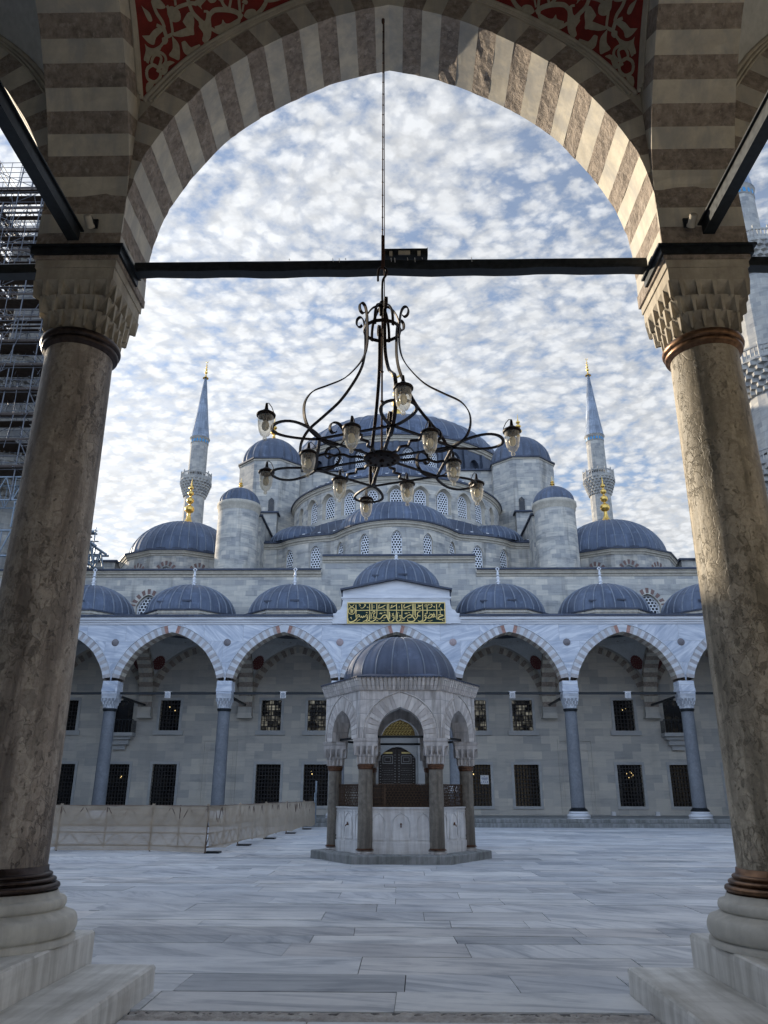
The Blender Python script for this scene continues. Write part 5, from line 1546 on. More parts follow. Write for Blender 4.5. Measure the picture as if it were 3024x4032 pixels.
# lattice girders that carry it over the roofs
m = MB()
def girder(a, b, h, n, mbx, r=.07):
    a = Vector(a); b = Vector(b); up = Vector((0,0,h))
    mbx.tube([a, b], r, 5); mbx.tube([a+up, b+up], r, 5)
    for k in range(n):
        p = a.lerp(b, k/n); q = a.lerp(b, (k+.5)/n); s_ = a.lerp(b, (k+1)/n)
        mbx.tube([p, q+up], r*.7, 4); mbx.tube([q+up, s_], r*.7, 4); mbx.tube([p, p+up], r*.6, 4)
for y in (48.7, 50.3, 52.4): girder((-34.5, y, 20.5), (-24.9, y, 20.5), 1.7, 7, m)
for x in (-34, -30, -26, -24.2): girder((x, 48.6, 18.6), (x, 58, 18.6), 1.7, 6, m, .08)
for y in (49, 52, 55): girder((-34.5, y, 16.6), (-21.6, y, 16.6), 1.8, 10, m, .09)
for y in (49, 51, 53): girder((-24.5, y, 18.6), (-21.0, y, 16.4), 1.5, 4, m, .09)
for z in (17.0, 17.8, 18.6, 19.6): m.tube([(-24, 48.9, z+.8), (-21.9, 48.9, z-.2)], .04, 4)
for x in (-23.6, -23.1, -22.6, -22.2): m.tube([(x, 48.9, 16.5), (x, 48.9, 19.4 + .5*math.sin(x*9))], .04, 4)
m.tube([(-22.3, 48.9, 19.4), (-21.6, 48.9, 16.5)], .04, 4)
for z in (18.2, 18.9, 19.5): m.tube([(-24.5, 48.9, z), (-22.2, 48.9, z)], .035, 4)
for y in (48.6, 50, 51.5, 53):
    for z in (17.0, 18.0, 19.0, 19.8): m.tube([(-25, y, z), (-21.2 - .25*(z-17), y, z - .1)], .05, 4)
for x in (-24, -23.3, -22.6, -22.0, -21.4):
    for y in (48.6, 50, 51.5): m.tube([(x, y, 16.4), (x, y, 20.3 - .25*abs(x+22.4) - .2*(y-48.6))], .045, 4)
m.tube([(-21.5, 48.6, 20.0), (-20.7, 48.6, 16.4)], .045, 4); m.tube([(-21.3, 48.6, 19.6), (-20.4, 48.6, 16.4)], .035, 4)
for k in range(5): m.box(-25 + .1*k, -21.6, 48.6 + k*.8, 49.2 + k*.8, 17.2 + .5*k, 17.28 + .5*k)
m.build('girders', MT['truss'], scf)

# ------------------------------------------------------------------ painted arabesques on the two red pendentives
ORN_POLY = [[(0.783, 9.21), (0.786, 9.152), (0.796, 9.119), (0.802, 9.203), (0.802, 9.259), (0.79, 9.251)], [(0.743, 9.561), (0.755, 9.552), (0.772, 9.578), (0.788, 9.65), (0.791, 9.597), (0.777, 9.528), (0.765, 9.425), (0.755, 9.414), (0.752, 9.509)], [(0.827, 9.563), (0.842, 9.574), (0.829, 9.506), (0.829, 9.414), (0.812, 9.392), (0.815, 9.511)], [(0.809, 9.787), (0.833, 9.765), (0.845, 9.718), (0.853, 9.624), (0.838, 9.608), (0.819, 9.607), (0.824, 9.688)], [(0.728, 9.61), (0.745, 9.64), (0.754, 9.731), (0.772, 9.81), (0.783, 9.802), (0.768, 9.681), (0.769, 9.609), (0.751, 9.59)], [(0.695, 9.842), (0.729, 9.769), (0.74, 9.795), (0.724, 9.837), (0.704, 9.838)], [(0.712, 9.948), (0.733, 9.993), (0.762, 9.975), (0.751, 9.931), (0.731, 9.91)], [(0.767, 9.975), (0.78, 10.017), (0.806, 10.019), (0.818, 9.961), (0.807, 9.914), (0.792, 9.901), (0.776, 9.927)], [(0.826, 9.956), (0.831, 10.042), (0.841, 10.07), (0.858, 10.034), (0.866, 9.959), (0.873, 9.914), (0.863, 9.892), (0.852, 9.862), (0.82, 9.808), (0.814, 9.827), (0.839, 9.885), (0.844, 9.943)], [(0.843, 9.785), (0.852, 9.816), (0.866, 9.8), (0.882, 9.798), (0.897, 9.861), (0.904, 9.834), (0.892, 9.772), (0.875, 9.712), (0.858, 9.717)], [(0.888, 10.159), (0.906, 10.166), (0.909, 10.117), (0.92, 10.048), (0.925, 9.968), (0.914, 9.904), (0.902, 9.91), (0.899, 9.97), (0.878, 10.003), (0.885, 10.047), (0.893, 10.092)], [(1.013, 10.292), (1.019, 10.352), (1.039, 10.387), (1.053, 10.381), (1.051, 10.326), (1.031, 10.285)], [(0.928, 10.079), (0.947, 10.131), (0.947, 10.172), (0.962, 10.155), (0.983, 10.2), (0.999, 10.256), (0.997, 10.185), (0.98, 10.104), (0.952, 10.049), (0.936, 10.047)], [(0.831, 10.138), (0.854, 10.221), (0.876, 10.257), (0.865, 10.174), (0.873, 10.15), (0.854, 10.158)], [(0.876, 10.257), (0.906, 10.304), (0.905, 10.27), (0.891, 10.243)], [(1.066, 10.508), (1.137, 10.579), (1.119, 10.538), (1.086, 10.496)], [(0.994, 10.393), (1.002, 10.429), (1.016, 10.425), (1.012, 10.394)], [(0.784, 9.713), (0.794, 9.745), (0.804, 9.727), (0.801, 9.683), (0.791, 9.668)], [(0.909, 10.307), (0.931, 10.34), (0.927, 10.303)], [(0.874, 10.034), (0.889, 10.07), (0.899, 10.038), (0.887, 10.0)]]
ORN_STROKE = [([(0.773, 9.315), (0.774, 9.369), (0.787, 9.425), (0.806, 9.417), (0.814, 9.357), (0.804, 9.276), (0.783, 9.261), (0.773, 9.315)], 0.034), ([(0.767, 9.404), (0.769, 9.511), (0.788, 9.571), (0.809, 9.573), (0.816, 9.514), (0.802, 9.431), (0.779, 9.432), (0.781, 9.524), (0.801, 9.533), (0.802, 9.382)], 0.031), ([(0.785, 9.596), (0.792, 9.677), (0.799, 9.757), (0.808, 9.808), (0.796, 9.877), (0.776, 9.96), (0.764, 9.99)], 0.029), ([(0.756, 9.782), (0.777, 9.79), (0.794, 9.739)], 0.029), ([(0.718, 9.939), (0.742, 9.878), (0.768, 9.842), (0.781, 9.805)], 0.034), ([(0.812, 9.805), (0.836, 9.842), (0.854, 9.894)], 0.034), ([(0.816, 10.156), (0.843, 10.083), (0.868, 10.06), (0.898, 10.046)], 0.039), ([(0.914, 10.016), (0.917, 9.919), (0.909, 9.843), (0.891, 9.776)], 0.034), ([(0.9, 10.134), (0.913, 10.207), (0.953, 10.267), (0.986, 10.289), (1.01, 10.276)], 0.044), ([(1.041, 10.309), (1.065, 10.387), (1.079, 10.474), (1.08, 10.523)], 0.044), ([(0.919, 10.044), (0.952, 10.051), (0.983, 10.113), (1.002, 10.22), (0.998, 10.272)], 0.031), ([(0.85, 10.161), (0.831, 10.138), (0.801, 10.052), (0.791, 10.002)], 0.034), ([(0.92, 10.325), (0.938, 10.286), (0.962, 10.275)], 0.031), ([(0.981, 10.408), (0.991, 10.347), (1.0, 10.297)], 0.031), ([(0.955, 10.374), (0.957, 10.315), (0.959, 10.263)], 0.029), ([(1.003, 10.384), (1.005, 10.319)], 0.021), ([(0.779, 10.085), (0.789, 10.039)], 0.026), ([(0.781, 9.801), (0.799, 9.755), (0.811, 9.816)], 0.026), ([(0.879, 10.144), (0.891, 10.158), (0.903, 10.15)], 0.021)]
def near_orn():
    pans = [o for o in near.children if o.name.startswith('painted_pendentive')]
    for su, o in zip((-1, 1), pans):
        m = MB(); F = lambda a, z, pr=.012: pend_point(Tn, 0, su, -1, a, z, pr)
        for P in ORN_POLY:
            if len(P) < 3: continue
            c = (sum(p[0] for p in P)/len(P), sum(p[1] for p in P)/len(P))
            Q = [(v[0], v[1]) for v in spline(P + [P[0]], 3)][:-1]
            for a, b in zip(Q, Q[1:] + [Q[0]]): m.face([F(*c), F(*a), F(*b)])
        for P, w in ORN_STROKE:
            if len(P) < 2: continue
            S = spline(P, 5) if len(P) > 2 else [Vector(p) for p in P]
            rows = []
            for i in range(len(S)):
                a = S[max(i-1, 0)]; b = S[min(i+1, len(S)-1)]; r = pend_R(S[i][1])[0]
                t = Vector(((b[0]-a[0])*r, b[1]-a[1])); t = t.normalized() if t.length > 1e-9 else Vector((1, 0)); nn = Vector((-t[1]/r, t[0]))*w*.5
                rows.append([F(S[i][0]+nn[0], S[i][1]+nn[1], .015), F(S[i][0]-nn[0], S[i][1]-nn[1], .015)])
            m.grid(rows, 0, None, smooth=False)
        m.build('arabesque', MT['ornament'], o, origin=wloc(near))
near_orn()

# ================================================================== FOUNTAIN
FC = (0.14, 22.62); FR = 1.82
fnt = thing('fountain', (FC[0], FC[1], 0), 'six sided domed marble ablution fountain standing in the middle of the court', 'fountain')
hexv = lambda r, k: (FC[0] + r*math.cos(PI/3*k), FC[1] + r*math.sin(PI/3*k))
m = MB()
P = [hexv(2.44, k) for k in range(6)]
m.grid([[(*p, -.02) for p in P], [(*p, .18) for p in P], [(FC[0] + (p[0]-FC[0])*.992, FC[1] + (p[1]-FC[1])*.992, .2) for p in P], [(FC[0] + (p[0]-FC[0])*.02, FC[1] + (p[1]-FC[1])*.02, .201) for p in P]], 0, None, closed=True, smooth=False)
m.build('platform', MT['dark_stone'], fnt)
fcol = None
for k in range(6):
    p = hexv(FR, k)
    if fcol is None:
        fcol = make_column(fnt, (0,0,0), (MT['col_fount'], MT['fountain_marble'], MT['copper'], MT['copper'], MT['fountain_marble']), .195, .18, .2, .33, 2.22, 2.98, .31, 2, 4, .235, .235, nseg=28); c = fcol
    else: c = copy_tree(fcol, fnt)
    c.location = (p[0]-FC[0], p[1]-FC[1], 0)
# walls with pointed openings
FPROF = [(p[0], p[1]) for p in spline([(.60,2.98),(.60,3.06),(.585,3.2),(.53,3.37),(.43,3.52),(.27,3.655),(.12,3.72),(0,3.77)], 5)]
def side_T(k):
    a, b = Vector((*hexv(FR, k), 0)), Vector((*hexv(FR, k+1), 0)); mid = (a+b)/2; t = (b-a).normalized(); n = Vector((mid.x-FC[0], mid.y-FC[1], 0)).normalized()
    return lambda u, d, z: tuple(mid + t*u - n*d + Vector((0,0,z)))
for k in range(6):
    T = side_T(k); m = MB(); hs = FR/2 + .155
    spandrel(m, T, -.26, .0, 4.27, hs, 0, prof=FPROF); spandrel(m, T, .20, .0, 4.27, FR/2 - .12, 0, prof=FPROF)
    at, L = half_lookup(FPROF)
    for sg in (1, -1):
        for i in range(24):
            p0, p1 = at(i/24), at((i+1)/24) if i < 23 else (0, FPROF[-1][1], 0, 1)
            m.face([T(sg*p0[0], -.26, p0[1]), T(sg*p1[0], -.26, p1[1]), T(sg*p1[0], .2, p1[1]), T(sg*p0[0], .2, p0[1])], 0)
    # raised voussoir band with an outer moulding
    n = 11
    for sg in (1, -1):
        for i in range(n):
            t0, t1 = i/n, (i+1)/n
            q = [at(t0 + .006), at(t1 - .006)]; x = [ext_pt(at, t, .36*(.85 + .15*t), hs - .03) for t in (t0 + .006, t1 - .006)]
            e = [(q[0][0], q[0][1]), (q[1][0], q[1][1]), x[1], x[0]]
            if i == n-1: e[1] = (0.004, FPROF[-1][1]); e[2] = (0.004, x[1][1] + .03)
            m.prism(e, lambda u, z, d, sg=sg: T(sg*u, d, z), -.272 - .003*((i + k) % 3), -.255, 1 + (i % 2))
        path = [T(sg*x, -.275, z) for x, z in [ext_pt(at, t/20, .385, hs - .03) for t in range(21)]]
        m.tube(path, .014, 4, 1)
    m.build('arch_wall', [MT['fountain_marble'], MT['fount_v1'], MT['fount_v2']], fnt)
    m = MB(); m.beam(T(-.62, 0, 3.03), T(.62, 0, 3.03), .06, .06); m.build('tie_rod', MT['iron'], fnt)
# corner piers between the wall panels, cornice with close-set flutes
m = MB()
RW = FR + .30
ring = lambda r, z: [(*hexv(r, k), z) for k in range(6)]
m.grid([ring(RW + .02, 4.2), ring(RW + .05, 4.27)], 0, None, closed=True, smooth=False)
prof = [(RW + .03, 4.2), (RW + .06, 4.24), (RW + .13, 4.44), (RW + .15, 4.46), (RW + .15, 4.53)]
for k in range(6):
    a, b = Vector((*hexv(1, k), 0)) - Vector((*FC, 0)), Vector((*hexv(1, k+1), 0)) - Vector((*FC, 0))
    nfl = 20
    for q in range(nfl):
        def fp(r, z, f, o=0):
            v = a.lerp(b, f); nrm = ((a+b)/2).normalized()
            return (FC[0] + v.x*r + nrm.x*o, FC[1] + v.y*r + nrm.y*o, z)
        f0, f1 = q/nfl, (q+1)/nfl; g = .18/nfl
        for (r0, z0), (r1, z1) in zip(prof, prof[1:]):
            m.face([fp(r0, z0, f0+g), fp(r0, z0, f1-g), fp(r1, z1, f1-g), fp(r1, z1, f0+g)])
            m.face([fp(r0, z0, f0, -.035), fp(r0, z0, f0+g), fp(r1, z1, f0+g), fp(r1, z1, f0, -.035)]); m.face([fp(r0, z0, f1, -.035), fp(r0, z0, f1-g), fp(r1, z1, f1-g), fp(r1, z1, f1, -.035)])
m.grid([ring(RW + .15, 4.53), ring(RW - .3, 4.6)], 0, None, closed=True, smooth=False)
m.grid([ring(RW + .14, 4.45), ring(RW - .1, 4.3)], 0, None, closed=True, smooth=False)
m.build('cornice', MT['fountain_marble'], fnt)
m = MB()
for k in range(6):                                 # scalloped lead hem and its skirt
    a, b = hexv(RW + .18, k), hexv(RW + .18, k+1); n = 18
    A, B_ = Vector((*a, 4.545)), Vector((*b, 4.545)); C0, C1 = Vector((*hexv(1.62, k), 4.70)), Vector((*hexv(1.62, k+1), 4.70))
    row0, row1, row2 = [], [], []
    for q in range(n*4+1):
        f = q/(n*4); dz = -.03 - .035*abs(math.sin(PI*f*n))
        e = A.lerp(B_, f); row0.append((e.x, e.y, 4.545 + dz + .03)); row1.append((e.x, e.y, 4.56)); c = C0.lerp(C1, f); row2.append(tuple(c))
    m.grid([row0, row1, row2], 0, None, smooth=False)
dome_mesh(m, FC, 1.62, 1.3, 4.62, 22, 0, rib=.026, n=88, ribm=1)
m.build('dome', [MT['lead_fount'], MT['lead_rib']], fnt)
m = MB(); rows = []
for j in range(7):
    t = PI/2*j/6; rows.append([(FC[0] + 1.45*max(.001, math.cos(t))*math.cos(2*PI*q/24), FC[1] + 1.45*max(.001, math.cos(t))*math.sin(2*PI*q/24), 4.3 + 1.3*math.sin(t)) for q in range(24)])
m.grid(rows, 0, None, closed=True); m.build('dome_lining', MT['brown'], fnt)
# basin walls with carved panels, taps, and grilles above
for k in range(6):
    T0 = side_T(k); T = lambda u, d, z: T0(u, d + .0, z)
    m = MB(); hw = FR/2 - .14
    def bx(u0, u1, d0, d1, z0, z1, mm=0):
        m.hexa([T(u0,d0,z0), T(u1,d0,z0), T(u1,d1,z0), T(u0,d1,z0), T(u0,d0,z1), T(u1,d0,z1), T(u1,d1,z1), T(u0,d1,z1)], mm)
    bx(-hw, hw, -.02, .14, .2, 1.26); bx(-hw-.02, hw+.02, -.045, .15, 1.262, 1.30); bx(-hw, hw, -.05, -.021, .2, .47)
    for (u0, u1) in ((-hw, -.36), (-.28, .28), (.36, hw)):
        c = (u0+u1)/2; w_ = (u1-u0)/2 - .03
        for s_ in (-1, 1): bx(c+s_*w_-.012, c+s_*w_+.012, -.034, -.019, .53, 1.2)
        bx(c-w_, c+w_, -.034, -.019, 1.19, 1.21); bx(c-w_, c+w_, -.034, -.019, .52, .54)
        pth = [T(c + x, -.028, z) for x, z in [(-w_*.86, .6), (-w_*.86, .95), (-w_*.7, 1.05), (-w_*.35, 1.12), (0, 1.16), (w_*.35, 1.12), (w_*.7, 1.05), (w_*.86, .95), (w_*.86, .6)]]
        m.tube(pth, .010, 4, 0)
    o = m.build('basin_panel', MT['fountain_panel'], fnt)
    t = MB(); t.tube([T(0,-.02,.86), T(0,-.09,.86), T(0,-.10,.82)], .016, 6); t.lathe([(.001,0),(.022,.01),(.022,.04),(.001,.06)], T(0,-.05,.87), 8)
    t.build('tap', MT['copper'], o, origin=wloc(fnt))
    g = MB()
    def gb(u0, z0, u1, z1, w_=.010, d=.05): g.beam(T(u0, d, z0), T(u1, d, z1), w_, .012, 0)
    z0, z1 = 1.31, 1.86
    for zz in (z0+.02, z1-.02): gb(-hw, zz, hw, zz, .04)
    for uu in (-hw+.02, hw-.02, -hw+.36): gb(uu, z0, uu, z1, .04)
    us, ue = -hw + .38, hw - .03; p_ = .085
    for fam in (1, -1):
        n = int((ue-us + (z1-z0)/1.732)/p_) + 2
        for q in range(n):
            u_b = us - (z1-z0)/1.732*(fam > 0) + q*p_; du = (z1-z0)/1.732*fam
            if fam < 0: u_b = us + q*p_
            za, zb, ua, ub = z0, z1, u_b, u_b + du
            def clip(u): return min(max(u, us), ue)
            if (ua < us and ub < us) or (ua > ue and ub > ue): continue
            fa = (clip(ua)-ua)/(ub-ua); fb = (clip(ub)-ua)/(ub-ua)
            gb(clip(ua), za + (zb-za)*fa, clip(ub), za + (zb-za)*fb)
    for q in range(10): gb(us, z0 + (z1-z0)*q/9.0, ue, z0 + (z1-z0)*q/9.0, .010)
    for q in range(9): uu = -hw + .05 + .28*q/8; gb(uu, z0, uu, z1, .012)
    for q in range(6): gb(-hw+.04, z0 + (z1-z0)*q/5, -hw+.35, z0 + (z1-z0)*q/5, .01)
    g.build('grille', MT['grille_wood'], fnt)
m = MB(); m.lathe([(1.25,.25),(1.25,.9),(.001,.9)], (*FC, 0), 12, smooth=False); m.build('basin', MT['brown'], fnt)
m = MB()  # plain dark sheet standing just inside the grilles
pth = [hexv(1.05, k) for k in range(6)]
m.grid([[(*p, 1.2) for p in pth], [(*p, 1.84) for p in pth]], 0, None, closed=True, smooth=False); m.build('inner_sheet', MT['inner_dark'], fnt)

# ================================================================== CHANDELIER
HUB = Vector((-.07, 6.74, 4.615))
ch = thing('chandelier', HUB, 'black wrought iron chandelier with twelve glass jar lamps hanging under the near arch', 'chandelier')
pol = lambda r, a, z: HUB + Vector((r*math.cos(a), r*math.sin(a), z))
A6 = [rad(-81 + 60*k) for k in range(6)]; RV = .71
m = MB(); m.lathe([(.001, -.02), (.168, -.018), (.176, -.008), (.176, .01), (.168, .018), (.001, .02)], HUB, 30)
for k in range(12): 
    p = pol(.125, 2*PI*k/12, -.02); m.lathe([(.016, 0), (.012, -.012), (.001, -.014)], p, 8)
m.lathe([(.024, 0), (.024, -.02), (.001, -.024)], pol(0, 0, -.018), 4)
m.build('hub', MT['wrought'], ch)
prof_s = [(.225,1.555),(.245,1.535),(.275,1.55),(.288,1.59),(.28,1.635),(.25,1.655),(.22,1.63),(.20,1.56),(.19,1.45),(.186,1.32),(.19,1.2),(.22,1.06),(.30,.91),(.45,.72),(.63,.58),(.79,.465),(.865,.36),(.89,.26),(.875,.15),(.82,.06),(.71,.0),(.60,-.025),(.50,.0),(.445,.07),(.45,.16),(.51,.215),(.58,.20),(.605,.14),(.575,.10),(.535,.12)]
for k, a in enumerate(A6):
    m = MB(); P2 = spline(prof_s, 5)
    tang = Vector((-math.sin(a), math.cos(a), 0))
    m.flat([pol(p[0], a, p[1]) for p in P2], .034, .011, tang); m.build('scroll_strap', MT['wrought'], ch)
# crown ring and closing hoops
m = MB(); m.flat([pol(.188, 2*PI*k/24, 1.43) for k in range(24)], .035, .012, (0,0,1), closed=True)
for q in range(3):
    a = A6[q*2] + .5
    for s_ in (0, PI):
        m.flat([pol(r, a + s_, z) for r, z in [(v[0], v[1]) for v in spline([(.18,1.40),(.177,1.52),(.15,1.62),(.095,1.70),(.03,1.73)], 4)]], .028, .01, Vector((-math.sin(a+s_), math.cos(a+s_), 0)))
m.lathe([(.03, 1.62), (.034, 1.66), (.034, 1.76), (.026, 1.78)], HUB, 10)
m.build('crown', MT['wrought'], ch)
m = MB(); m.tube([pol(0, 0, .0), pol(0, 0, 1.8)], .011, 6)
for z in (.35, .62, .95): m.lathe([(.012, -.01), (.02, 0), (.012, .01)], pol(0,0,z), 8)
m.build('stem', MT['rust'], ch)
m = MB()
hk = [(0,1.75),(0,1.98),(.01,2.06),(.045,2.13),(.04,2.19),(0,2.21),(-.035,2.19),(-.045,2.13),(-.045,2.04)]
m.tube([HUB + Vector((p[0], 0, p[1])) for p in spline([(x, z) for x, z in hk], 5)], .013, 6); m.build('hook', MT['wrought'], ch)
m = MB()
m.box(HUB.x-.012, HUB.x+.016, HUB.y-.012, HUB.y+.012, HUB.z+2.19, HUB.z+2.62)
m.tube([HUB + Vector((0,0,2.62)), (HUB.x, HUB.y, 10.42)], .007, 5)
m.tube([HUB + Vector((.022,0,1.8)), HUB + Vector((.02,0,2.6)), (HUB.x+.012, HUB.y, 10.43)], .005, 4)
zz = HUB.z + 2.7
while zz < 10.3:
    m.lathe([(.006, -.012), (.012, 0), (.006, .012)], (HUB.x, HUB.y, zz), 6); zz += .165 + .02*math.sin(zz*9)
m.lathe([(.02, .05), (.02, -.0), (.012, -.02), (.004, -.03)], (HUB.x, HUB.y, 10.43), 8)
m.build('chain', MT['rust'], ch)
# hexagon of flat bars, loops, straight and wavy arms
for k, a in enumerate(A6):
    m = MB(); b = A6[(k+1) % 6] + (2*PI if k == 5 else 0)
    p, q = pol(RV, a, 0), pol(RV, b, 0); d = (q-p).normalized()
    m.flat([p - d*.03, q + d*.03], .014, .028, (0,0,1)); m.build('rim_bar', MT['wrought'], ch)
    m = MB(); loop = []
    for j in range(29):
        t = -PI + 2*PI*j/28; c = .5*(1 + math.cos(t)); r = RV + .47*c**.8
        loop.append(pol(r, a, 0) + Vector((-math.sin(a), math.cos(a), 0))*(.15*math.sin(t)*(.55 + .45*c)*1.25))
    m.flat(loop, .014, .027, (0,0,1)); m.build('lamp_loop', MT['wrought'], ch)
    m = MB(); m.flat([pol(.18, a, .004), pol(RV, a, .004)], .03, .012, Vector((-math.sin(a), math.cos(a), 0)))
    m.build('straight_arm', MT['wrought'], ch)
    am = (a + b)/2; tg = Vector((-math.sin(am), math.cos(am), 0)); wv = []
    for j in range(31):
        f = j/30; wv.append(pol(.18 + (.66-.18)*f, am, .01*math.sin(f*PI)) + tg*.020*math.sin(f*6.2*PI)*min(1, f*4)*1.0)
    m = MB(); m.flat(wv, .02, .02, (0,0,1)); m.build('wavy_arm', MT['wrought'], ch)
def make_lamp():
    m = MB(); S = 1.0
    m.lathe([(.001,.125),(.010,.12),(.016,.07),(.02,.055),(.034,.048),(.046,.034),(.078,.018),(.084,.008),(.082,-.006),(.076,-.012),(.07,-.008),(.064,.004),(.04,.01),(.001,.012)], (0,0,0), 26)
    m.tube([(0,0,.12),(.02,0,.128),(.05,0,.10),(.075,0,.05),(.08,0,-.0)], .004, 5)
    cap = m.build('lamp', MT['wrought'], None, (0,0,0)); cap.parent = ch
    g = MB(); g.lathe([(.068,.0),(.069,-.05),(.065,-.10),(.055,-.15),(.038,-.185),(.020,-.198),(.013,-.205),(.019,-.216),(.017,-.232),(.004,-.24),(.0008,-.241)], (0,0,0), 24)
    q = g.build('glass_jar', MT['glass'], None, (0,0,0)); q.parent = cap
    b = MB(); b.lathe([(.024,.0),(.024,-.05),(.016,-.052)], (0,0,0), 12, 1)
    b.lathe([(.014,-.05),(.030,-.075),(.034,-.10),(.026,-.13),(.008,-.145),(.001,-.146)], (0,0,0), 14, 0)
    q = b.build('bulb', [MT['bulb_off'], MT['wrought']], None, (0,0,0)); q.parent = cap
    return cap
lamp0 = make_lamp()
for k, a in enumerate(A6):
    l = lamp0 if k == 0 else copy_tree(lamp0, ch)
    l.location = pol(RV + .47 + .088, a, .055) - HUB; l.rotation_euler = (0, 0, a + PI)
    am = a + PI/6
    l = copy_tree(lamp0, ch); l.location = pol(.70, am, -.0) - HUB; l.rotation_euler = (0, 0, am + PI)

# ================================================================== SMALL THINGS
def floodlight(loc, label, group, s=1.0, name='floodlight'):
    m = MB(); x, y, z = loc
    m.box(x-.22*s, x+.22*s, y-.16*s, y+.16*s, z, z+.02); m.box(x-.15*s, x+.15*s, y-.17*s, y-.02*s, z-.36*s, z-.02*s)
    m.hexa([(x-.12*s,y-.18*s,z-.34*s),(x+.12*s,y-.18*s,z-.34*s),(x+.12*s,y-.172*s,z-.34*s),(x-.12*s,y-.172*s,z-.34*s),(x-.12*s,y-.2*s,z-.06*s),(x+.12*s,y-.2*s,z-.06*s),(x+.12*s,y-.172*s,z-.06*s),(x-.12*s,y-.172*s,z-.06*s)], 1)
    o = m.build(name, [MT['white_plastic'], MT['glass_plain']], None, loc)
    return tag(o, label, 'floodlight', group)
for x, lb in ((-13.14, 'small white floodlight on the tie bar of the leftmost fully visible far arch'), (-6.5, 'small white floodlight on the tie bar of the far arch just left of the fountain'), (6.6, 'small white floodlight on the tie bar of the far arch just right of the fountain'), (13.15, 'small white floodlight on the tie bar of the rightmost fully visible far arch')):
    floodlight((x, FAR_Y - .02, 7.14), lb, 'floodlights on the far tie bars')
# light unit lying on the near tie beam beside the chain
nl = thing('floodlight', (.17, NEAR_Y, 7.14), 'long dark floodlight bar clamped on top of the near tie beam beside the chain', 'floodlight')
m = MB(); m.box(-.08, .42, NEAR_Y-.07, NEAR_Y+.09, 7.175, 7.255); m.box(-.085, -.078, NEAR_Y-.075, NEAR_Y+.095, 7.17, 7.26); m.box(.418, .425, NEAR_Y-.075, NEAR_Y+.095, 7.17, 7.26); m.build('housing', MT['iron'], nl)
m = MB()
for x0, x1 in ((.0, .035), (.31, .345)): m.box(x0, x1, NEAR_Y-.085, NEAR_Y-.072, 7.15, 7.21)
m.box(.10, .23, NEAR_Y-.09, NEAR_Y-.072, 7.165, 7.21); m.build('clamp', MT['moulding'], nl)
m = MB()
for x0 in (-.62, -.55, -.48, .02, .06, .2, .28, .36, .9, -1.1): m.beam((x0, NEAR_Y-.082, 7.12), (x0+.004, NEAR_Y-.084, 7.12 - .04 - .02*math.sin(x0*30)), .006, .006)
m.build('cable_tie', MT['white_plastic'], nl)
def seccam(x, y, z, label):
    r = thing('security_camera', (x, y, z), label, 'camera', 'security cameras above the near capitals')
    m = MB(); M0 = Matrix.Translation((x, y, z)) @ Matrix.Rotation(rad(62), 4, 'X')
    g = MB(); g.lathe([(.001,.06),(.035,.06),(.04,.05),(.04,-.04),(.045,-.05),(.045,-.07),(.036,-.071),(.03,-.05),(.001,-.048)], (0,0,0), 18)
    g.v = [tuple(M0 @ Vector(p)) for p in g.v]; g.build('camera_body', MT['moulding'], r)
    b = MB(); b.box(x-.02, x+.02, y-.0, y+.12, z+.04, z+.07); b.box(x-.05, x+.05, y+.1, y+.12, z-.0, z+.11); b.build('bracket', MT['iron'], r)
    l = MB(); l.lathe([(.001,-.053),(.029,-.052)], (0,0,0), 14); l.v = [tuple(M0 @ Vector(p)) for p in l.v]; l.build('lens', MT['pane'], r)
seccam(-HB + .16, NEAR_Y - .62, 7.20, 'beige round security camera beside the tie beam over the left capital')
seccam(HB - .17, NEAR_Y - .62, 7.13, 'beige round security camera beside the tie beam over the right capital')
# paper notice on the window right of the fountain
nt = thing('notice', (5.55, WALL_Y - .07, 2.6), 'white paper notice fixed to the barred window just right of the fountain', 'notice')
m = MB(); y = WALL_Y + .05
m.box(5.28, 5.80, y, y+.01, 2.25, 2.78); m.build('sheet', MT['white_plastic'], nt)
m = MB()
for z, w in ((2.70, .05), (2.61, .2), (2.565, .21), (2.50, .15)): m.box(5.54-w, 5.54+w, y-.004, y-.001, z, z+.022)
for i, x in enumerate((5.36, 5.48, 5.60, 5.72)): m.box(x-.02, x+.02, y-.004, y-.001, 2.34, 2.40 + .02*(i % 2))
m.build('printed_text', MT['blue_print'], nt)
# white uplights standing at the foot of the right hand wall
for x, lb in ((13.3, 'small white box light at the foot of the wall left of the rightmost far column'), (16.0, 'small white box light at the foot of the wall beside the rightmost far column')):
    m = MB(); m.box(x-.12, x+.12, 50.9, 51.1, FZ+.003, FZ+.2); m.box(x-.09, x+.09, 50.92, 51.08, FZ+.201, FZ+.24)
    tag(m.build('uplight', MT['white_plastic'], None, (x, 51, FZ)), lb, 'light', 'uplights along the far wall')

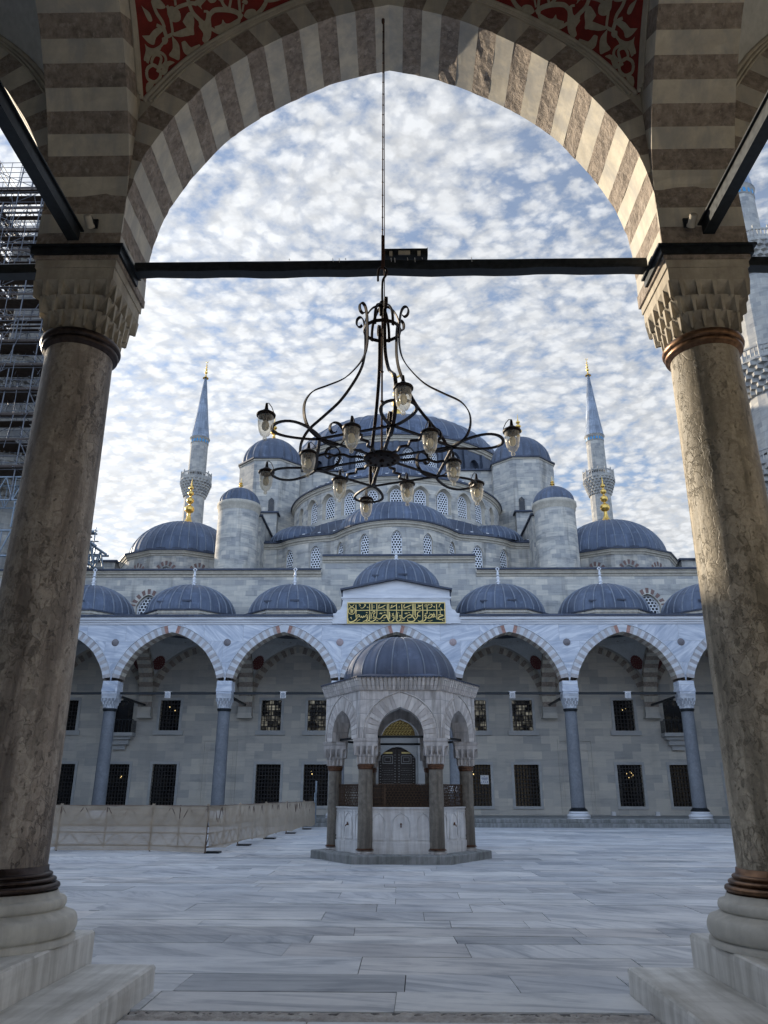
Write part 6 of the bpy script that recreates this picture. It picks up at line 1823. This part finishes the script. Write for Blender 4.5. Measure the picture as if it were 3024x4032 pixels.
# ================================================================== FABRIC FENCE
fen = thing('fence', (-8, 24.6, 0), 'low beige fabric covered barrier fence running across the left of the court', 'fence')
FP = [(-22.8, 24.9), (-18.6, 24.95), (-14.4, 25.0), (-10.2, 25.0), (-7.35, 24.9), (-5.5, 24.1), (-5.25, 27.6), (-5.05, 31.8), (-4.82, 36.2), (-4.6, 40.6), (-4.4, 44.0)]
for k in range(len(FP)-1):
    a, b = Vector((*FP[k], 0)), Vector((*FP[k+1], 0)); Ln = (b-a).length; t = (b-a)/Ln; nrm = Vector((t.y, -t.x, 0))
    nu, nv = max(10, int(Ln*9)), 12; rows = []; uvs = []
    for j in range(nv+1):
        row = []
        for i in range(nu+1):
            f = i/nu; p = a + (b-a)*(f*(1 + .08/Ln) - .04/Ln); h = 1.30 + (.04 if f in (0, 1) else 0) - .035*math.sin(PI*f)**.5
            zl = .06 + .10*abs(math.sin(k*2.3 + f*2.2)); zl = .03 if k in (3, 4) else zl
            z = zl + (h - zl)*j/nv
            q = Vector((p.x*1.3, p.y*1.3, z*2.0))
            w = .05*noise.noise(q*.9) + .022*noise.noise(q*3.1) + .03*math.sin(z*4.2)*math.sin(f*PI)
            if j == nv: w *= .2
            o = p + nrm*(w + .03 + (.06*(1 - j/nv)**2)); row.append((o.x, o.y, z))
        rows.append(row)
    rows.append([(p[0] - nrm.x*.06, p[1] - nrm.y*.06, p[2] - .01) for p in rows[-1]])
    m = MB(); m.grid(rows, 0, None, smooth=True); pn = m.build('fabric_panel', MT['fabric'], fen)
    f_ = MB(); off = -nrm*.0
    P = lambda s_, z: a + t*s_ + off + Vector((0,0,z))
    for z in (.16, .52, .72, 1.27): f_.tube([P(0, z), P(Ln, z)], .024, 6)
    n = max(2, int(Ln/.62))
    for q in range(n):
        s0, s1, sm_ = Ln*q/n, Ln*(q+1)/n, Ln*(q+.5)/n
        for z0, z1 in ((.16, .52), (1.27, .72)):
            f_.tube([P(s0, z0), P(sm_, z1)], .014, 5); f_.tube([P(sm_, z1), P(s1, z0)], .014, 5)
    f_.tube([P(0, 0), P(0, 1.3)], .024, 6); f_.tube([P(Ln*.5, .1), P(Ln*.5, 1.3)], .02, 6)
    f_.build('frame', MT['fence_frame'], fen)
    if k >= 5:
        w = MB(); c = a + t*.2; w.box(c.x-.05, c.x+.38, c.y-.2, c.y+.2, .0, .045); w.build('foot', MT['iron'], fen)

m = MB(); m.beam((-4.35, 44.0, .02), (-4.35, 44.0, 2.3), .09, .09); m.beam((-4.35, 44.0, 1.45), (-4.35, 43.4, 1.45), .06, .5); m.build('post', MT['truss'], fen)
# white information stand behind the fountain
st = thing('stand', (2.45, 40, 0), 'white information stand seen just over the right hand grille of the fountain', 'stand')
m = MB(); m.hexa([(1.95,39.9,1.72),(2.95,39.9,1.72),(2.95,40.3,1.98),(1.95,40.3,1.98),(1.95,39.9,1.76),(2.95,39.9,1.76),(2.95,40.3,2.02),(1.95,40.3,2.02)]); m.build('panel', MT['white_plastic'], st)
for x in (2.1, 2.8):
    m = MB(); m.beam((x, 40.15, 0), (x, 40.15, 1.86), .06, .06); m.build('leg', MT['truss'], st)

# ================================================================== LIGHT, SKY, CAMERA
SUN_EL, SUN_AZ = 16.5, 52.0          # degrees up; degrees left of the view axis
s = Vector((-math.cos(rad(SUN_EL))*math.sin(rad(SUN_AZ)), math.cos(rad(SUN_EL))*math.cos(rad(SUN_AZ)), math.sin(rad(SUN_EL))))
sun = bpy.data.lights.new('sun', 'SUN'); sun.energy = 5.0; sun.angle = rad(.6); sun.color = (1, .86, .66)
so = bpy.data.objects.new('sun', sun); COL.objects.link(so); so.rotation_euler = s.to_track_quat('Z', 'Y').to_euler(); so.location = (-60, 60, 60)
W = bpy.data.worlds.new('World'); sc.world = W; W.use_nodes = True
nt_ = W.node_tree; bg = nt_.nodes['Background']
class WM(Mat):
    def __init__(s): s.nt = nt_
w = WM()
sky = w.n('TexSky'); sky.sky_type = 'NISHITA'; sky.sun_disc = False; sky.sun_elevation = rad(SUN_EL); sky.sun_rotation = rad(-SUN_AZ)
sky.air_density = 1.0; sky.dust_density = .6; sky.ozone_density = 2.0; sky.altitude = 50
dirv = w.co('Generated')
sp = w.n('SeparateXYZ'); w.l(dirv, sp.inputs[0])
zc = w.math('ADD', w.math('MAXIMUM', sp.outputs[2], 0.0), .20)
cb = w.n('CombineXYZ'); w.l(w.math('DIVIDE', sp.outputs[0], zc), cb.inputs[0]); w.l(w.math('DIVIDE', sp.outputs[1], zc), cb.inputs[1])
pl = cb.outputs[0]
warp = w.n('TexNoise'); w.l(pl, warp.inputs['Vector']); warp.inputs['Scale'].default_value = 2.2; warp.inputs['Detail'].default_value = 3
pl2 = w.vmath('ADD', pl, w.vmath('MULTIPLY', w.vmath('SUBTRACT', warp.outputs['Color'], (.5,.5,.5)), (.09,.09,0)))
rot = w.mp(pl2, (1.0, 1.2, 1), (0,0,rad(24)))
cell = w.noise(rot, 30.0, 6, .62, .1)             # small altocumulus heaps
vo = w.n('TexVoronoi'); vo.feature = 'SMOOTH_F1'; vo.inputs['Scale'].default_value = 33; vo.inputs['Smoothness'].default_value = .45
vw = w.n('TexNoise'); w.l(rot, vw.inputs['Vector']); vw.inputs['Scale'].default_value = 50; vw.inputs['Detail'].default_value = 4
w.l(w.vmath('ADD', rot, w.vmath('MULTIPLY', w.vmath('SUBTRACT', vw.outputs['Color'], (.5,.5,.5)), (.04,.04,.04))), vo.inputs['Vector'])
puff = w.math('SUBTRACT', 1.0, vo.outputs['Distance'])
big = w.noise(w.mp(pl, (1,1,1), loc=(3.1,1.7,0)), 3.0, 4, .55)   # larger open lanes
cov = w.math('ADD', w.math('ADD', w.math('MULTIPLY', cell, .5), w.math('MULTIPLY', big, .68)), w.math('MULTIPLY', puff, .34))
side = w.math('ADD', w.math('MULTIPLY', sp.outputs[0], -.10), w.math('MULTIPLY', w.math('SUBTRACT', sp.outputs[2], .45), -.30))
cov = w.math('ADD', cov, side)
mask = w.ramp(cov, [(.56, .26), (.71, .80), (.84, 1)])
# cloud brightness: thicker parts greyer, brighter towards the sun
dp = w.n('VectorMath'); dp.operation = 'DOT_PRODUCT'; w.l(dirv, dp.inputs[0]); dp.inputs[1].default_value = tuple(s)
glow = w.math('POWER', w.math('MAXIMUM', dp.outputs['Value'], 0), 5)
fine = w.noise(w.mp(rot, (1,1,1), loc=(.012,.018,0)), 21.0, 5, .6, .12)
shade = w.math('MULTIPLY', w.ramp(fine, [(.34, .84), (.58, 1.0)]), w.ramp(puff, [(.40, .82), (.72, 1.0)]))
# unseen clouds overhead and behind the viewer made brighter and bluer to fill shaded court
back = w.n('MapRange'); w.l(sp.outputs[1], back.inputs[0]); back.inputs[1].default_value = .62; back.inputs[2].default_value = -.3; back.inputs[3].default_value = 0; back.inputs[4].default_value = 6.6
lum = w.math('MULTIPLY', w.math('ADD', 5.5, w.math('MULTIPLY', glow, 3.4)), shade)
def scale_col(c, f):
    q = w.n('VectorMath'); q.operation = 'SCALE'; q.inputs[0].default_value = c; w.l(f, q.inputs['Scale']); return q.outputs[0]
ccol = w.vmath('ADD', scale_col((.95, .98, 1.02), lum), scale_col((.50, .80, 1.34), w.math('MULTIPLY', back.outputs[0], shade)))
skc = w.mix(1.0, sky.outputs[0], (.98, 1.06, 1.16), 'MULTIPLY')
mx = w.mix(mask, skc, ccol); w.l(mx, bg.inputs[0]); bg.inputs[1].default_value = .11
cam = bpy.data.cameras.new('camera'); co = bpy.data.objects.new('camera', cam); COL.objects.link(co)
cam.sensor_fit = 'VERTICAL'; cam.sensor_height = 24; cam.lens = 24*3029/4032
cam.clip_start = .05; cam.clip_end = 3000
co.location = CAM
co.rotation_euler = (Matrix.Rotation(rad(1.04), 4, 'Z') @ Matrix.Rotation(rad(90 + 20.2), 4, 'X') @ Matrix.Rotation(rad(.12), 4, 'Z')).to_euler()
sc.camera = co
sc.view_settings.view_transform = 'Standard'; sc.view_settings.look = 'None'; sc.view_settings.exposure = .58; sc.view_settings.gamma = 1
sc.cycles.use_denoising = True; sc.cycles.max_bounces = 7; sc.cycles.diffuse_bounces = 4; sc.cycles.transparent_max_bounces = 12
sc.cycles.caustics_reflective = False; sc.cycles.caustics_refractive = False
sc.cycles.sample_clamp_indirect = 6
